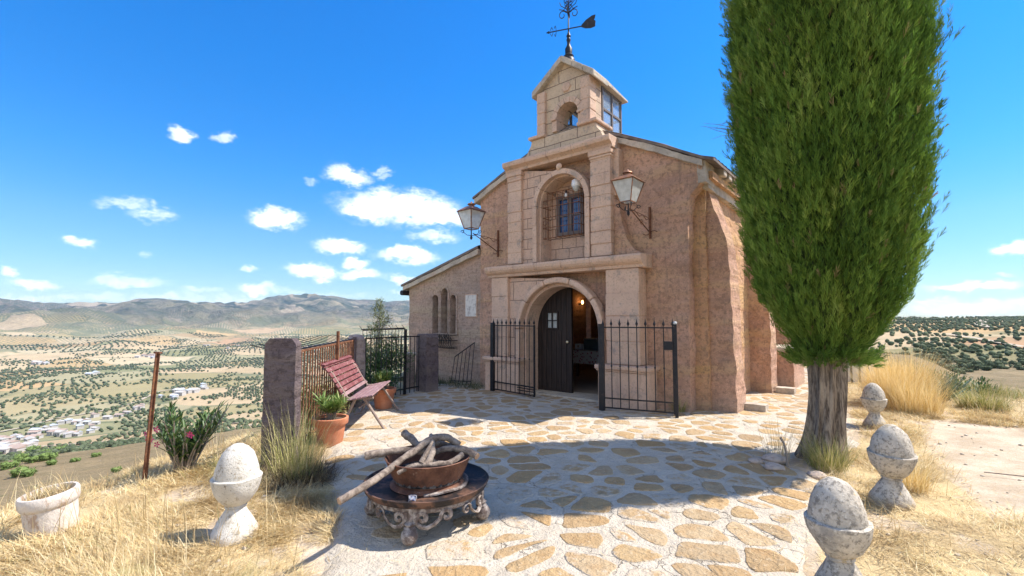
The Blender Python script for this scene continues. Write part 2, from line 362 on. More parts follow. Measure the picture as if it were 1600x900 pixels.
def m_ground(t):
    P = t.coord(); x, y, z = t.sep(P); flat = t.comb(x, y, 0)
    r = t.vmath('LENGTH', flat, out=1)
    straw = t.attr('straw')
    # near: pale sand, straw litter
    n = t.noise(2.2, 6, .65, vec=flat); n2 = t.noise(34, 4, .6, vec=flat); n3 = t.noise(140, 3, .6, vec=flat)
    sand = t.mix(t.step(n, .3, .7), (.42, .33, .23), (.60, .50, .375))
    sand = t.mix(t.step(n2, .48, .70, 0, .6), sand, (.36, .26, .16)); sand = t.mix(t.step(t.noise(8, 6, .75, vec=flat), .55, .66, 0, .5), sand, (.46, .33, .17))
    peb = t.step(t.voro(26, flat), .08, .2, 1, 0); sand = t.mix(t.math('MULTIPLY', peb, t.step(n, .45, .6, 0, .7)), sand, (.62, .56, .48))
    litter = t.mix(t.step(n3, .35, .7), (.42, .31, .16), (.68, .54, .31))
    litter = t.mix(t.step(t.noise(5, 3, .5, vec=flat), .5, .7, 0, .45), litter, (.26, .18, .09))
    near = t.mix(t.step(t.math('ADD', straw, t.math('MULTIPLY', t.math('SUBTRACT', n2, .5), .6)), .25, .7), sand, litter)
    # hillside: soil, dry grass, scrub
    h1 = t.noise(.05, 8, .65, vec=flat); h2 = t.noise(.5, 6, .7, vec=flat)
    hill = t.mix(t.step(h1, .35, .65), (.21, .155, .085), (.29, .215, .12))
    hill = t.mix(t.step(h2, .35, .7, 0, .8), hill, (.19, .15, .08))
    hill = t.mix(t.math('MULTIPLY', t.step(h2, .56, .66), t.step(t.noise(.022, 3, .5, vec=flat), .36, .55)), hill, (.085, .10, .04))
    # valley: patchwork of fields
    wv = t.vmath('ADD', flat, t.vmath('SCALE', t.noise(.004, 3, .5, vec=flat, col=True), 130))
    cell = t.voro(1/230., wv, out='Color', rnd=.9); cx, cy, cz = t.sep(cell)
    field = t.ramp(cx, [(0, (.36, .26, .14)), (.22, (.50, .38, .23)), (.4, (.30, .25, .12)), (.55, (.47, .31, .15)), (.68, (.18, .19, .085)), (.8, (.50, .40, .25)), (.92, (.40, .24, .13)), (1, (.24, .23, .105))])
    field = t.mix(t.step(t.noise(.02, 6, .7, vec=flat), .35, .75, 0, .5), field, (.24, .20, .11))
    rot = t.n.new('ShaderNodeVectorRotate'); rot.rotation_type = 'Z_AXIS'; t.put(rot.inputs['Vector'], flat); t.put(rot.inputs['Angle'], t.math('MULTIPLY', cy, 6.28))
    rows = t.voro(1/17., rot.outputs[0], rnd=.12)
    dots = t.math('MULTIPLY', t.step(rows, .28, .46, 1, 0), t.math('MULTIPLY', t.step(cz, .18, .22), t.step(r, 2700, 3300)))
    field = t.mix(dots, field, (.10, .125, .065))
    hedge = t.step(t.voro(1/230., wv, feature='DISTANCE_TO_EDGE', rnd=.9), .012, .035, .8, 0)
    field = t.mix(t.math('MULTIPLY', hedge, t.step(t.noise(.012, 4, .6, vec=flat), .45, .55)), field, (.10, .12, .06))
    wood = t.step(t.noise(.0021, 7, .62, vec=flat), .55, .60)
    field = t.mix(t.math('MULTIPLY', wood, .75), field, t.mix(t.noise(.05, 5, .7, vec=flat), (.07, .09, .045), (.20, .21, .12)))
    # mountains: limestone and maquis
    m1 = t.noise(.0035, 9, .68, vec=P); m2 = t.noise(.03, 7, .7, vec=P)
    mtn = t.mix(t.step(m1, .44, .56), (.05, .07, .04), (.27, .215, .15))
    mtn = t.mix(t.step(m2, .44, .58, 0, .8), mtn, (.06, .08, .05))
    mtn = t.mix(t.math('MULTIPLY', t.step(cx, .60, .64), t.step(t.noise(.0012, 4, .6, vec=flat), .44, .56)), mtn, t.mix(cz, (.42, .34, .23), (.30, .25, .15)))
    mtn = t.mix(t.math('MULTIPLY', dots, t.step(m1, .40, .5)), mtn, (.10, .12, .07))
    c = t.mix(t.step(r, 9, 22), near, hill)
    c = t.mix(t.step(t.math('ADD', r, t.math('MULTIPLY', h1, 120)), 260, 460), c, field)
    c = t.mix(t.step(t.math('ADD', r, t.math('MULTIPLY', m1, 2600)), 5000, 6600), c, mtn)
    hgt = t.math('MULTIPLY', t.math('ADD', t.math('MULTIPLY', n2, .5), t.math('MULTIPLY', n3, .3)), .03)
    farh = t.math('MULTIPLY', t.math('ADD', t.math('MULTIPLY', m1, 170), t.math('MULTIPLY', m2, 22)), t.step(r, 3200, 5000))
    midh = t.math('MULTIPLY', t.math('MULTIPLY', h2, .8), t.step(r, 14, 40))
    nr = t.bump(t.math('ADD', t.math('ADD', hgt, farh), midh), .9, 1.0)
    return c, nr
M_GROUND = mat('dry_ground', m_ground, rough=.95, spec=.1)
V, F = terrain_mesh()
g = npmesh('ground', V, F, M_GROUND, attrs={'straw': np.where(np.hypot(V[:, 0], V[:, 1]) < 40, straw_mask(V[:, 0], V[:, 1]), 1)}, smooth=True)
tag(g, kind='structure')

# terrace: white mortar bed with irregular sandstone slabs set into it
def m_mortar(t):
    P = t.coord(); n = t.noise(3, 6, .6, vec=P); n2 = t.noise(38, 5, .65, vec=P)
    c = t.mix(t.step(n, .3, .7), (.50, .43, .335), (.60, .53, .425))
    c = t.mix(t.step(n2, .5, .75, 0, .5), c, (.42, .33, .22))
    c = t.mix(t.step(t.noise(1.1, 5, .65, vec=P), .58, .72, 0, .6), c, (.46, .34, .20))
    c = t.mix(t.step(t.noise(80, 3, .7, vec=P), .58, .68, 0, .6), c, (.30, .24, .17))
    cr = t.step(t.voro(4.5, t.vmath('ADD', P, t.vmath('SCALE', t.noise(6, 4, .6, vec=P, col=True), .18)), feature='DISTANCE_TO_EDGE'), .0, .018, 1, 0)
    cr = t.math('MULTIPLY', cr, t.step(t.noise(1.4, 3, .5, vec=P), .48, .58))
    c = t.mix(t.math('MULTIPLY', cr, .7), c, (.20, .15, .10))
    h = t.math('ADD', t.math('MULTIPLY', n2, .8), t.math('MULTIPLY', t.noise(9, 5, .6, vec=P), 1.3))
    h = t.math('SUBTRACT', h, t.math('MULTIPLY', cr, .6))
    return c, t.bump(h, 1.0, .035)
M_MORTAR = mat('pale_mortar', m_mortar, rough=.92, spec=.15)
def m_slab(t):
    P = t.coord(); n = t.noise(6, 6, .65, vec=P); rv = t.attr('rv'); n2 = t.noise(30, 5, .6, vec=P)
    c = t.ramp(rv, [(0, (.42, .265, .12)), (.3, (.46, .325, .17)), (.55, (.37, .25, .13)), (.8, (.47, .35, .21)), (1, (.33, .235, .135))])
    c = t.mix(t.step(n, .44, .66, 0, .6), c, (.36, .22, .10))
    c = t.mix(t.step(n2, .55, .75, 0, .5), c, (.62, .52, .38))
    smear = t.math('ADD', t.attr('edge'), t.math('MULTIPLY', t.math('SUBTRACT', t.noise(11, 5, .7, vec=P), .5), 2.2))
    smear = t.math('ADD', smear, t.attr('worn'))
    c = t.mix(t.step(smear, .45, .9), c, (.50, .42, .32))
    h = t.math('ADD', n2, t.math('MULTIPLY', t.noise(7, 5, .6, vec=P), 1.4))
    return c, t.bump(h, 1.0, .03)
M_SLAB = mat('sandstone_slab', m_slab, rough=.9, spec=.2)
xs = np.arange(-3.6, 10.2, .055); ys = np.arange(-3.2, 17.2, .055)
X, Y = np.meshgrid(xs, ys); SD = poly_sd(X, Y)+(fbm(X*2.3, Y*2.3, 3)-.5)*.30
def terrace_z(x, y, sd): return .012+(fbm(x*.8+9, y*.8+9, 3)-.5)*.035+(fbm(x*6, y*6, 3)-.5)*.012-np.clip(.10-sd, 0, 1)*.35
Z = terrace_z(X, Y, SD); ny, nx = X.shape
idx = np.arange(nx*ny).reshape(ny, nx)
F = np.stack([idx[:-1, :-1], idx[:-1, 1:], idx[1:, 1:], idx[1:, :-1]], -1).reshape(-1, 4)
keep = (SD.ravel()[F] > -.06).any(1); F = F[keep]
used = np.unique(F); remap = np.full(nx*ny, -1); remap[used] = np.arange(len(used))
V = np.stack([X.ravel(), Y.ravel(), Z.ravel()], 1)[used]
tag(npmesh('terrace_floor', V, remap[F], M_MORTAR, smooth=True), kind='structure')

def slabs():
    pts = []; cellsz = .305
    for i in range(int(13/cellsz)+1):
        for j in range(int(15/cellsz)+1):
            pts.append((-3.4+(i+random.uniform(.0, 1.0)+(.5 if j % 2 else 0))*cellsz*1.05, 1.2+(j+random.uniform(.08, .92))*cellsz))
    pts = np.array(pts); VV = []; FF = []; RV = []; ED = []; WN = []
    sdp = poly_sd(pts[:, 0], pts[:, 1])
    for k in range(len(pts)):
        if sdp[k] < .16: continue
        p = pts[k]; d = np.hypot(*(pts-p).T); nb = np.argsort(d)[1:14]
        if random.random() < .10: continue
        poly = [(-.6, -.6), (.6, -.6), (.6, .6), (-.6, .6)]
        gap = random.uniform(.016, .060)
        for q in nb:
            nx_, ny_ = pts[q]-p; L = math.hypot(nx_, ny_); nx_ /= L; ny_ /= L; lim = L/2-gap
            if lim < .02: lim = .02
            new = []
            for a in range(len(poly)):
                A, B = poly[a], poly[(a+1) % len(poly)]
                da = A[0]*nx_+A[1]*ny_-lim; db = B[0]*nx_+B[1]*ny_-lim
                if da <= 0: new.append(A)
                if (da < 0) != (db < 0):
                    u = da/(da-db); new.append((A[0]+u*(B[0]-A[0]), A[1]+u*(B[1]-A[1])))
            poly = new
            if len(poly) < 3: break
        if len(poly) < 3: continue
        # resample around the angle, roughen the outline
        cx = sum(a[0] for a in poly)/len(poly); cy = sum(a[1] for a in poly)/len(poly); out = []
        for a in range(len(poly)):
            A, B = poly[a], poly[(a+1) % len(poly)]; L = math.hypot(B[0]-A[0], B[1]-A[1]); m = max(1, int(L/.05))
            for b in range(m):
                u = b/m; out.append((A[0]+u*(B[0]-A[0]), A[1]+u*(B[1]-A[1])))
        n = len(out)
        area = .5*abs(sum(out[a][0]*out[(a+1) % n][1]-out[(a+1) % n][0]*out[a][1] for a in range(n)))
        if area < .012: continue
        rough = []
        for a, (ux, uy) in enumerate(out):                      # corner cut by smoothing, then noise
            vx, vy = out[a-1]; wx, wy = out[(a+1) % n]
            ux, uy = ux*.5+(vx+wx)*.25, uy*.5+(vy+wy)*.25
            nz = mnoise.noise_vector(Vector((p[0]+ux, p[1]+uy, k*.3))*9)*.022
            rough.append((ux+nz.x, uy+nz.y))
        base = len(VV); rv = random.random(); wn = random.choice([-.3, -.1, 0, .15, .35, .6, .8])
        h = random.uniform(.002, .008)
        for ring, (sc_, dz) in enumerate([(1.03, -.02), (1.0, h*.75), (.93, h), (.55, h+.001)]):
            for (ux, uy) in rough:
                x = p[0]+cx+(ux-cx)*sc_; y = p[1]+cy+(uy-cy)*sc_
                VV.append((x, y, dz)); RV.append(rv); ED.append([.9, .55, .12, 0][ring]); WN.append(wn)
        VV.append((p[0]+cx, p[1]+cy, h)); RV.append(rv); ED.append(0); WN.append(wn)
        for ring in range(3):
            for a in range(n):
                b = (a+1) % n
                FF.append((base+ring*n+a, base+ring*n+b, base+(ring+1)*n+b)); FF.append((base+ring*n+a, base+(ring+1)*n+b, base+(ring+1)*n+a))
        for a in range(n): FF.append((base+3*n+a, base+3*n+(a+1) % n, base+4*n))
    VV = np.array(VV); s = poly_sd(VV[:, 0], VV[:, 1])
    VV[:, 2] += terrace_z(VV[:, 0], VV[:, 1], np.maximum(s, .12))
    return npmesh('terrace_paving', VV, np.array(FF), M_SLAB, attrs={'rv': RV, 'edge': ED, 'worn': WN}, smooth=False)
tag(slabs(), kind='structure')

# ------------------------------------------------------------------ far olive groves, village, scrub
def m_leafmass(t):
    rv = t.attr('rv')
    return t.ramp(rv, [(0, (.055, .075, .035)), (.5, (.085, .105, .055)), (1, (.12, .14, .075))])
M_OLIVE = mat('olive_foliage', m_leafmass, rough=.9, spec=.1)
def m_oinst(t):
    oi = t.n.new('ShaderNodeObjectInfo').outputs['Random']; n = t.noise(.9, 4, .7, vec=t.coord())
    c = t.ramp(oi, [(0, (.055, .075, .035)), (.6, (.085, .105, .055)), (1, (.11, .13, .07))])
    return t.mix(t.step(n, .35, .65, 0, .5), c, (.15, .17, .09))
M_OLIVE1 = mat('olive_foliage_near', m_oinst, rough=.9, spec=.1)
M_BARK = mat('grey_bark', lambda t: t.mix(t.noise(8, 5, .7, vec=t.coord()), (.14, .11, .085), (.36, .31, .26)), rough=.95)

pts = []
nseed = 330; sr = np.exp(rng.uniform(math.log(430), math.log(3400), nseed)); sa = np.radians(rng.uniform(-53, -8, nseed))
S = np.stack([sr*np.sin(sa), sr*np.cos(sa)], 1)
for k in range(nseed):
    if rng.random() < .22: continue
    sp = (7.5+sr[k]/330)*(1 if rng.random() < .7 else 1.35); th = rng.uniform(0, math.pi); m = int((150+sr[k]*.16)/sp)
    i, j = np.meshgrid(np.arange(-m, m), np.arange(-m, m)); i = i.ravel()*sp; j = j.ravel()*sp*rng.choice([1, 1, 1.35])
    q = np.stack([S[k, 0]+i*math.cos(th)-j*math.sin(th), S[k, 1]+i*math.sin(th)+j*math.cos(th)], 1)
    q = q+rng.normal(0, sp*.07, q.shape)
    rr = np.hypot(q[:, 0], q[:, 1]); aa = np.degrees(np.arctan2(q[:, 0], q[:, 1]))
    ok = (rr > 420) & (rr < 3300) & (aa > -52) & (aa < -8); q = q[ok]
    if len(q) == 0: continue
    d = ((q[:, None, :]-S[None])**2).sum(2); q = q[d.argmin(1) == k]
    n = fbm(q[:, 0]/160, q[:, 1]/160, 3); q = q[(n < .62) & (rng.random(len(q)) < .88)]
    s_ = (2.0+np.minimum(np.hypot(q[:, 0], q[:, 1]), 2600)/1500)*rng.uniform(.75, 1.15, len(q))
    pts.append(np.column_stack([q, s_]))
OL = np.concatenate(pts)
def near_town(q):
    a = np.degrees(np.arctan2(q[:, 0], q[:, 1])); r = np.hypot(q[:, 0], q[:, 1])
    return ((a < -40) & (a > -50) & (r > 700) & (r < 960)) | ((a > -38) & (a < -33.5) & (r > 960) & (r < 1130))
OL = OL[~near_town(OL) | (rng.random(len(OL)) < .22)]
# scattered scrub along streams and banks
q = []
n = 26000; rr = np.exp(rng.uniform(math.log(230), math.log(3000), n)); aa = np.radians(rng.uniform(-52, -8, n))
x = rr*np.sin(aa); y = rr*np.cos(aa); f = fbm(x/210+90, y/210+90, 4, .6); ridge = np.abs(f-.5)
ok = (ridge < .012+.00001*rr) & (rng.random(n) < .8); sc_ = np.column_stack([x[ok], y[ok], rng.uniform(1.2, 3.4, ok.sum())])
sc_ = sc_[~near_town(sc_) | (rng.random(len(sc_)) < .5)]
# hillside on the right
n = 15000; rr = np.sqrt(rng.uniform(120**2, 1250**2, n)); aa = np.radians(rng.uniform(34, 52, n))
i, j = np.meshgrid(np.arange(-185, 185), np.arange(-185, 185)); i = i.ravel()*6.6; j = j.ravel()*6.6
x = i*.86-j*.5+600; y = i*.5+j*.86+600; x = x+rng.normal(0, .9, x.shape); y = y+rng.normal(0, .9, y.shape)
r_ = np.hypot(x, y); a_ = np.degrees(np.arctan2(x, y)); f = fbm(x/95+5, y/95+5, 4)
terr = np.abs(np.sin((x*.35+y)/34+f*6)) > .30
ok = (r_ > 125) & (r_ < 1260) & (a_ > 22) & (a_ < 56) & (f > .36) & (terr | (r_ < 260)) & ((f > .52) | (rng.random(len(x)) < .45)) & (rng.random(len(x)) < .85)
hr = np.column_stack([x[ok], y[ok], rng.uniform(.9, 2.2, ok.sum())])
ALL = np.concatenate([OL, sc_, hr])
zz = height(ALL[:, 0], ALL[:, 1]); rr = np.hypot(ALL[:, 0], ALL[:, 1]); aa = np.degrees(np.arctan2(ALL[:, 0], ALL[:, 1]))
apparent = ALL[:, 2]/rr*np.where(((aa > -49.5) & (aa < -14)) | ((aa > 38) & (aa < 49.5)), 1, 0)
order = np.argsort(-apparent); ind = order[:296]; rest = order[296:]
ico = bmesh.new(); bmesh.ops.create_icosphere(ico, subdivisions=1, radius=1); IV = np.array([v.co[:] for v in ico.verts]); IF = np.array([[v.index for v in f.verts] for f in ico.faces]); ico.free()
def blobs(name, P, Zb, S_, V0, F0, m):
    n = len(P); jit = 1+rng.uniform(-.28, .28, (n, len(V0), 1))
    V = V0[None]*jit*S_[:, None, None]*np.array([1, 1, .82])
    V = V+np.column_stack([P[:, 0], P[:, 1], Zb+S_*.72])[:, None, :]
    F = F0[None]+(np.arange(n)*len(V0))[:, None, None]
    return npmesh(name, V.reshape(-1, 3), F.reshape(-1, 3), m, attrs={'rv': np.repeat(rng.random(n), len(V0))})
tag(blobs('olive_grove', ALL[rest], zz[rest], ALL[rest, 2], IV, IF, M_OLIVE),
    'rows of tiny grey-green olive trees covering the valley fields and far slopes', 'olive grove', kind='stuff')
def leafy_ball(n, seed, size=.16, trunk=True):
    rs = np.random.default_rng(seed); mb = MB()
    # clumpy crown made of overlapping lobes with an uneven outline plus leaf faces
    lobes = [(rs.normal(0, .38, 2).tolist()+[rs.uniform(.35, 1.1)], rs.uniform(.38, .62)) for _ in range(9)]
    for c_, r_ in lobes:
        mb.add([(c_[0]+v[0]*r_*rs.uniform(.8, 1.1), c_[1]+v[1]*r_*rs.uniform(.8, 1.1), c_[2]+v[2]*r_*.85) for v in IV], [tuple(f) for f in IF])
    for _ in range(n):
        c_, r_ = lobes[rs.integers(len(lobes))]; d = rs.normal(0, 1, 3); d /= np.linalg.norm(d)
        p_ = np.array(c_)+d*r_*rs.uniform(.9, 1.15); u = rs.normal(0, 1, 3)*size; v = rs.normal(0, 1, 3)*size*.5
        mb.add([p_-u, p_+v, p_+u], [(0, 1, 2)])
    return mb
protos = []
for k in range(4):
    o = leafy_ball(260, k).build('olive_tree', M_OLIVE1)
    protos.append(o.data); bpy.data.objects.remove(o)
for q in ind:
    o = bpy.data.objects.new('olive_tree', protos[q % 4]); C.objects.link(o)
    s_ = ALL[q, 2]*.98; o.scale = (s_, s_, s_*rng.uniform(.8, 1)); o.location = (ALL[q, 0], ALL[q, 1], zz[q]-.2*s_); o.rotation_euler[2] = rng.uniform(0, 6.28)
    if ALL[q, 0] > 0: tag(o, 'round dark green olive tree on the hillside beyond the sandy path', 'olive tree', 'olive trees on the right hillside')
    else: tag(o, 'small olive tree or bush on the slopes and fields of the valley', 'olive tree', 'olive trees in the valley')

# bright green shrubs on the slope below the white planter
M_SHRUB = mat('bright_shrub', lambda t: t.mix(t.noise(3, 4, .7, vec=t.coord()), (.07, .12, .03), (.20, .26, .07)), rough=.9)
def az_r(px, slope_y, r): return None
def on_sight(px, py, r0, r1, n=4000):      # first ground point along a bearing with a given dip
    d = ray_dir(px, py); h = math.hypot(d.x, d.y); rs = np.exp(np.linspace(math.log(r0), math.log(r1), n))
    z = height(rs*d.x/h, rs*d.y/h); sight = 1.6+rs*d.z/h; k = np.argmax(z >= sight)
    return (rs[k]*d.x/h, rs[k]*d.y/h, float(z[k])) if z[k] >= sight[k] else None
shp = leafy_ball(420, 77).build('green_shrub', M_SHRUB); shd = shp.data; bpy.data.objects.remove(shp)
for (px, py, s_) in [(52,708,8),(33,721,8),(72,719,8.5),(70,712,7),(92,707,7),(50,723,7),(10,733,8),(30,745,10),(42,745,8),(116,722,5),(80,727,6),(180,738,6),(148,714,5)]:
    q = on_sight(px, py, 9, 900)
    if not q: continue
    dd = math.hypot(q[0], q[1]); o = bpy.data.objects.new('green_shrub', shd); C.objects.link(o)
    k = s_/720*dd*.70*1.25; o.scale = (k, k, k*.8); o.location = (q[0], q[1], q[2]-.1*k); o.rotation_euler[2] = px
    tag(o, 'bright green rounded shrub on the bare slope below the terrace', 'shrub', 'green shrubs on the slope')

# village: small white houses, each its own object
M_WHITE = mat('whitewash', lambda t: stain(t, t.mix(t.noise(.4, 4, .6, vec=t.coord()), (.38, .355, .325), (.50, .47, .43)), .15, .8), rough=.9)
M_ROOFT = mat('pale_roof_tiles', lambda t: t.mix(t.noise(.5, 4, .6, vec=t.coord()), (.32, .22, .17), (.44, .35, .29)), rough=.9)
M_GREYR = mat('grey_sheet_roof', lambda t: t.mix(t.noise(.3, 4, .6, vec=t.coord()), (.42, .45, .50), (.60, .62, .64)), rough=.6)
M_DARKWIN = mat('dark_window', lambda t: (.03, .035, .045), rough=.3)
def house(x, y, z, wd, dp, h, rz, roof, label, group):
    b = thing('village_house', label, 'house', (x, y, z-1.5), rz, group)
    m = MB().box(-wd/2, wd/2, -dp/2, dp/2, 0, h+1.5); m.build('wall', M_WHITE, b)
    rr_ = MB(); e = .4
    rr_.add([(-wd/2-e, -dp/2-e, h+1.51), (wd/2+e, -dp/2-e, h+1.51), (wd/2+e, dp/2+e, h+1.51), (-wd/2-e, dp/2+e, h+1.51), (-wd/2-e, 0, h+1.5+dp*.22), (wd/2+e, 0, h+1.5+dp*.22)],
           [(0, 1, 5, 4), (2, 3, 4, 5), (0, 4, 3), (1, 2, 5), (0, 3, 2, 1)]); rr_.build('roof', roof, b)
    wn = MB()
    nwin = max(2, int(wd/3.2))
    for k in range(nwin):
        xx = -wd/2+wd*(k+.5)/nwin
        wn.box(xx-.45, xx+.45, -dp/2-.04, -dp/2+.05, 1.5+h*.35, 1.5+h*.75)
    wn.build('window', M_DARKWIN, b)
    return b
hv = random.Random(5)
spots = []
for k in range(62):
    u = hv.random(); px = 2+u*150; yc = 700-u*38+math.sin(u*9)*4; py = yc+hv.uniform(-14, 10)
    spots.append((px, py, 0))
for k in range(14):
    u = hv.random(); spots.append((245+u*75, 626-u*22+hv.uniform(-6, 6), 1))
for k in range(6): spots.append((170+k*14+hv.uniform(-4, 4), 655-k*5+hv.uniform(-3, 3), 0))
for k in range(5): spots.append((40+hv.uniform(0, 40), 566+hv.uniform(-4, 5), 2))
for k in range(6): spots.append((210+hv.uniform(0, 30), 556+hv.uniform(-3, 4), 2))
for (px, py, kind) in [(320,541,2),(326,540,2),(372,541,2),(356,545,2),(140,586,2),(150,585,2),(200,648,0),(218,640,0)]: spots.append((px, py, kind))
for i_, (px, py, kind) in enumerate(spots):
    q = on_sight(px, py, 300, 5000)
    if not q: continue
    s_ = [1, 1.5, 1.9][kind]*hv.uniform(.75, 1.25)
    roof = hv.choice([M_ROOFT, M_ROOFT, M_WHITE, M_GREYR]) if kind != 1 else hv.choice([M_GREYR, M_WHITE])
    rn = {'pale_roof_tiles': 'with a tiled roof', 'whitewash': 'with a flat white roof', 'grey_sheet_roof': 'with a grey sheet roof'}[roof.name]
    lab = ['small white house '+rn+' in the village below, far left', 'white farm building '+rn+' above the village road', 'tiny white farmhouse '+rn+' among the distant olive groves'][kind]
    house(*q, hv.uniform(6, 10)*s_, hv.uniform(5, 7.5)*s_, hv.uniform(3, 5.5)*s_**.5, hv.uniform(-.7, .3), roof, lab, ['village houses', 'farm buildings', 'distant farmhouses'][kind])

# dirt roads in the valley, laid on the ground
M_ROAD = mat('pale_dirt_road', lambda t: t.mix(t.noise(.2, 5, .6, vec=t.coord()), (.34, .28, .20), (.46, .39, .29)), rough=.95)
def road(pix, width, name='dirt_road'):
    P = [on_sight(px, py, 250, 5500) for px, py in pix]; P = [Vector(p) for p in P if p]; Q = []
    for a, b in zip(P[:-1], P[1:]):
        n = max(2, int((b-a).length/12))
        for k in range(n): Q.append(a.lerp(b, k/n))
    Q.append(P[-1]); V = []
    for k, p in enumerate(Q):
        d = (Q[min(k+1, len(Q)-1)]-Q[max(k-1, 0)]); d.z = 0; d.normalize(); s_ = Vector((-d.y, d.x, 0))*width/2
        for q in (p-s_, p, p+s_): V.append((q.x, q.y, float(height(q.x, q.y))+1.3))
    V = np.array(V); n = len(Q)
    F = np.concatenate([np.stack([np.arange(n-1)*3+c_, np.arange(n-1)*3+c_+1, np.arange(n-1)*3+c_+4, np.arange(n-1)*3+c_+3], 1) for c_ in (0, 1)])
    tag(npmesh(name, V, F, M_ROAD), kind='structure')
road([(0,676),(40,668),(85,655),(130,648),(175,640),(215,628),(250,612),(290,606)], 5.5)
road([(10,694),(60,699),(120,695),(180,690),(240,684),(300,672),(350,664),(395,660)], 5)
road([(240,690),(300,682),(360,672),(400,664)], 5)

road([(1590,478+8),(1568,492),(1540,500),(1530,508),(1545,513)], 9)
road([(1600,545),(1560,538),(1520,530),(1480,524)], 4)
# haze: even pale air over the valley
hz = MB().box(-8950, 8950, -8950, 8950, -260, 620).build('haze', None) if False else None
me = bpy.data.meshes.new('haze'); bm = bmesh.new(); bmesh.ops.create_cube(bm, size=1); bm.to_mesh(me); bm.free()
hz = bpy.data.objects.new('haze', me); C.objects.link(hz); hz.scale = (18400, 18400, 760); hz.location = (0, 0, 130)
m = bpy.data.materials.new('pale_air'); m.use_nodes = True; nt = m.node_tree; nt.nodes.clear()
o_ = nt.nodes.new('ShaderNodeOutputMaterial'); pv = nt.nodes.new('ShaderNodeVolumePrincipled'); nt.links.new(pv.outputs[0], o_.inputs['Volume'])
pv.inputs['Color'].default_value = (.50, .70, 1, 1); pv.inputs['Density'].default_value = 4.2e-5; pv.inputs['Anisotropy'].default_value = .0
me.materials.append(m)
tag(hz, 'thin bluish haze filling the valley air', 'haze', kind='stuff')
# ------------------------------------------------------------------ chapel materials
def joints_h(t, P, row, brick, wd=.012):
    x, y, z = t.sep(P)
    b = t.n.new('ShaderNodeTexBrick'); t.put(b.inputs['Vector'], t.comb(t.math('ADD', x, y), z, 0))
    b.inputs['Scale'].default_value = 1; b.inputs['Mortar Size'].default_value = wd; b.inputs['Mortar Smooth'].default_value = .4
    b.inputs['Brick Width'].default_value = brick; b.inputs['Row Height'].default_value = row; b.offset = .5
    b.inputs['Color1'].default_value = (0, 0, 0, 1); b.inputs['Color2'].default_value = (1, 1, 1, 1)
    return b.outputs['Fac'], b.outputs['Color']
def m_plaster(base, dark, ochre, grey=0.):
    def f(t):
        P = t.coord(); n = t.noise(1.3, 7, .65, vec=P); n2 = t.noise(16, 6, .7, vec=P); x, y, z = t.sep(P)
        lay = t.noise(2.4, 5, .6, vec=t.comb(t.math('MULTIPLY', x, .18), t.math('MULTIPLY', y, .18), t.math('MULTIPLY', z, 1.5)))
        c = t.mix(t.step(n, .36, .64), base, dark)
        c = t.mix(t.step(lay, .46, .62, 0, .65), c, ochre)
        c = t.mix(t.step(t.noise(3.5, 6, .7, vec=t.comb(t.math('MULTIPLY', x, .35), t.math('MULTIPLY', y, .35), z)), .55, .68, 0, .5), c, tuple(v*.5 for v in base))
        c = t.mix(t.step(n2, .48, .62, 0, .72), c, tuple(v*.5 for v in base))
        c = t.mix(t.step(t.noise(48, 4, .7, vec=P), .54, .66, 0, .5), c, tuple(min(1, v*1.35) for v in base))
        c = t.mix(t.step(t.noise(.9, 6, .7, vec=t.vmath('ADD', P, (7, 3, 1))), .56, .68, 0, .38+grey), c, (.29, .235, .20))
        c = t.mix(t.step(z, -.05, .45, .35, 0), c, (.50, .42, .34))
        c = t.mix(t.step(t.noise(5, 5, .65, vec=t.comb(t.math('MULTIPLY', x, 1.6), t.math('MULTIPLY', y, 1.6), t.math('MULTIPLY', z, .13))), .56, .72, 0, .38), c, (.26, .195, .155))
        h = t.math('ADD', t.math('MULTIPLY', n2, 1.), t.math('MULTIPLY', lay, 2.2))
        h = t.math('ADD', h, t.math('MULTIPLY', t.noise(55, 4, .7, vec=P), .5))
        c = t.mix(t.step(t.voro(22, t.vmath('ADD', P, t.vmath('SCALE', t.noise(9, 3, .6, vec=P, col=True), .1))), .05, .20, .40, 0), c, tuple(v*.45 for v in base))
        return c, t.bump(h, 1.0, .055)
    return f
M_PLASTER = mat('pink_plaster', m_plaster((.70, .43, .30), (.54, .325, .225), (.70, .46, .265)), rough=.95, spec=.1)
M_PLASTER_O = mat('ochre_plaster', m_plaster((.74, .45, .275), (.62, .36, .205), (.74, .49, .22)), rough=.95, spec=.1)
M_AISLE = mat('grey_pink_plaster', m_plaster((.60, .41, .31), (.44, .33, .26), (.54, .42, .29), .35), rough=.95, spec=.1)
M_PURPLE = mat('mauve_plaster', m_plaster((.20, .155, .155), (.155, .12, .13), (.25, .19, .16)), rough=.95, spec=.1)
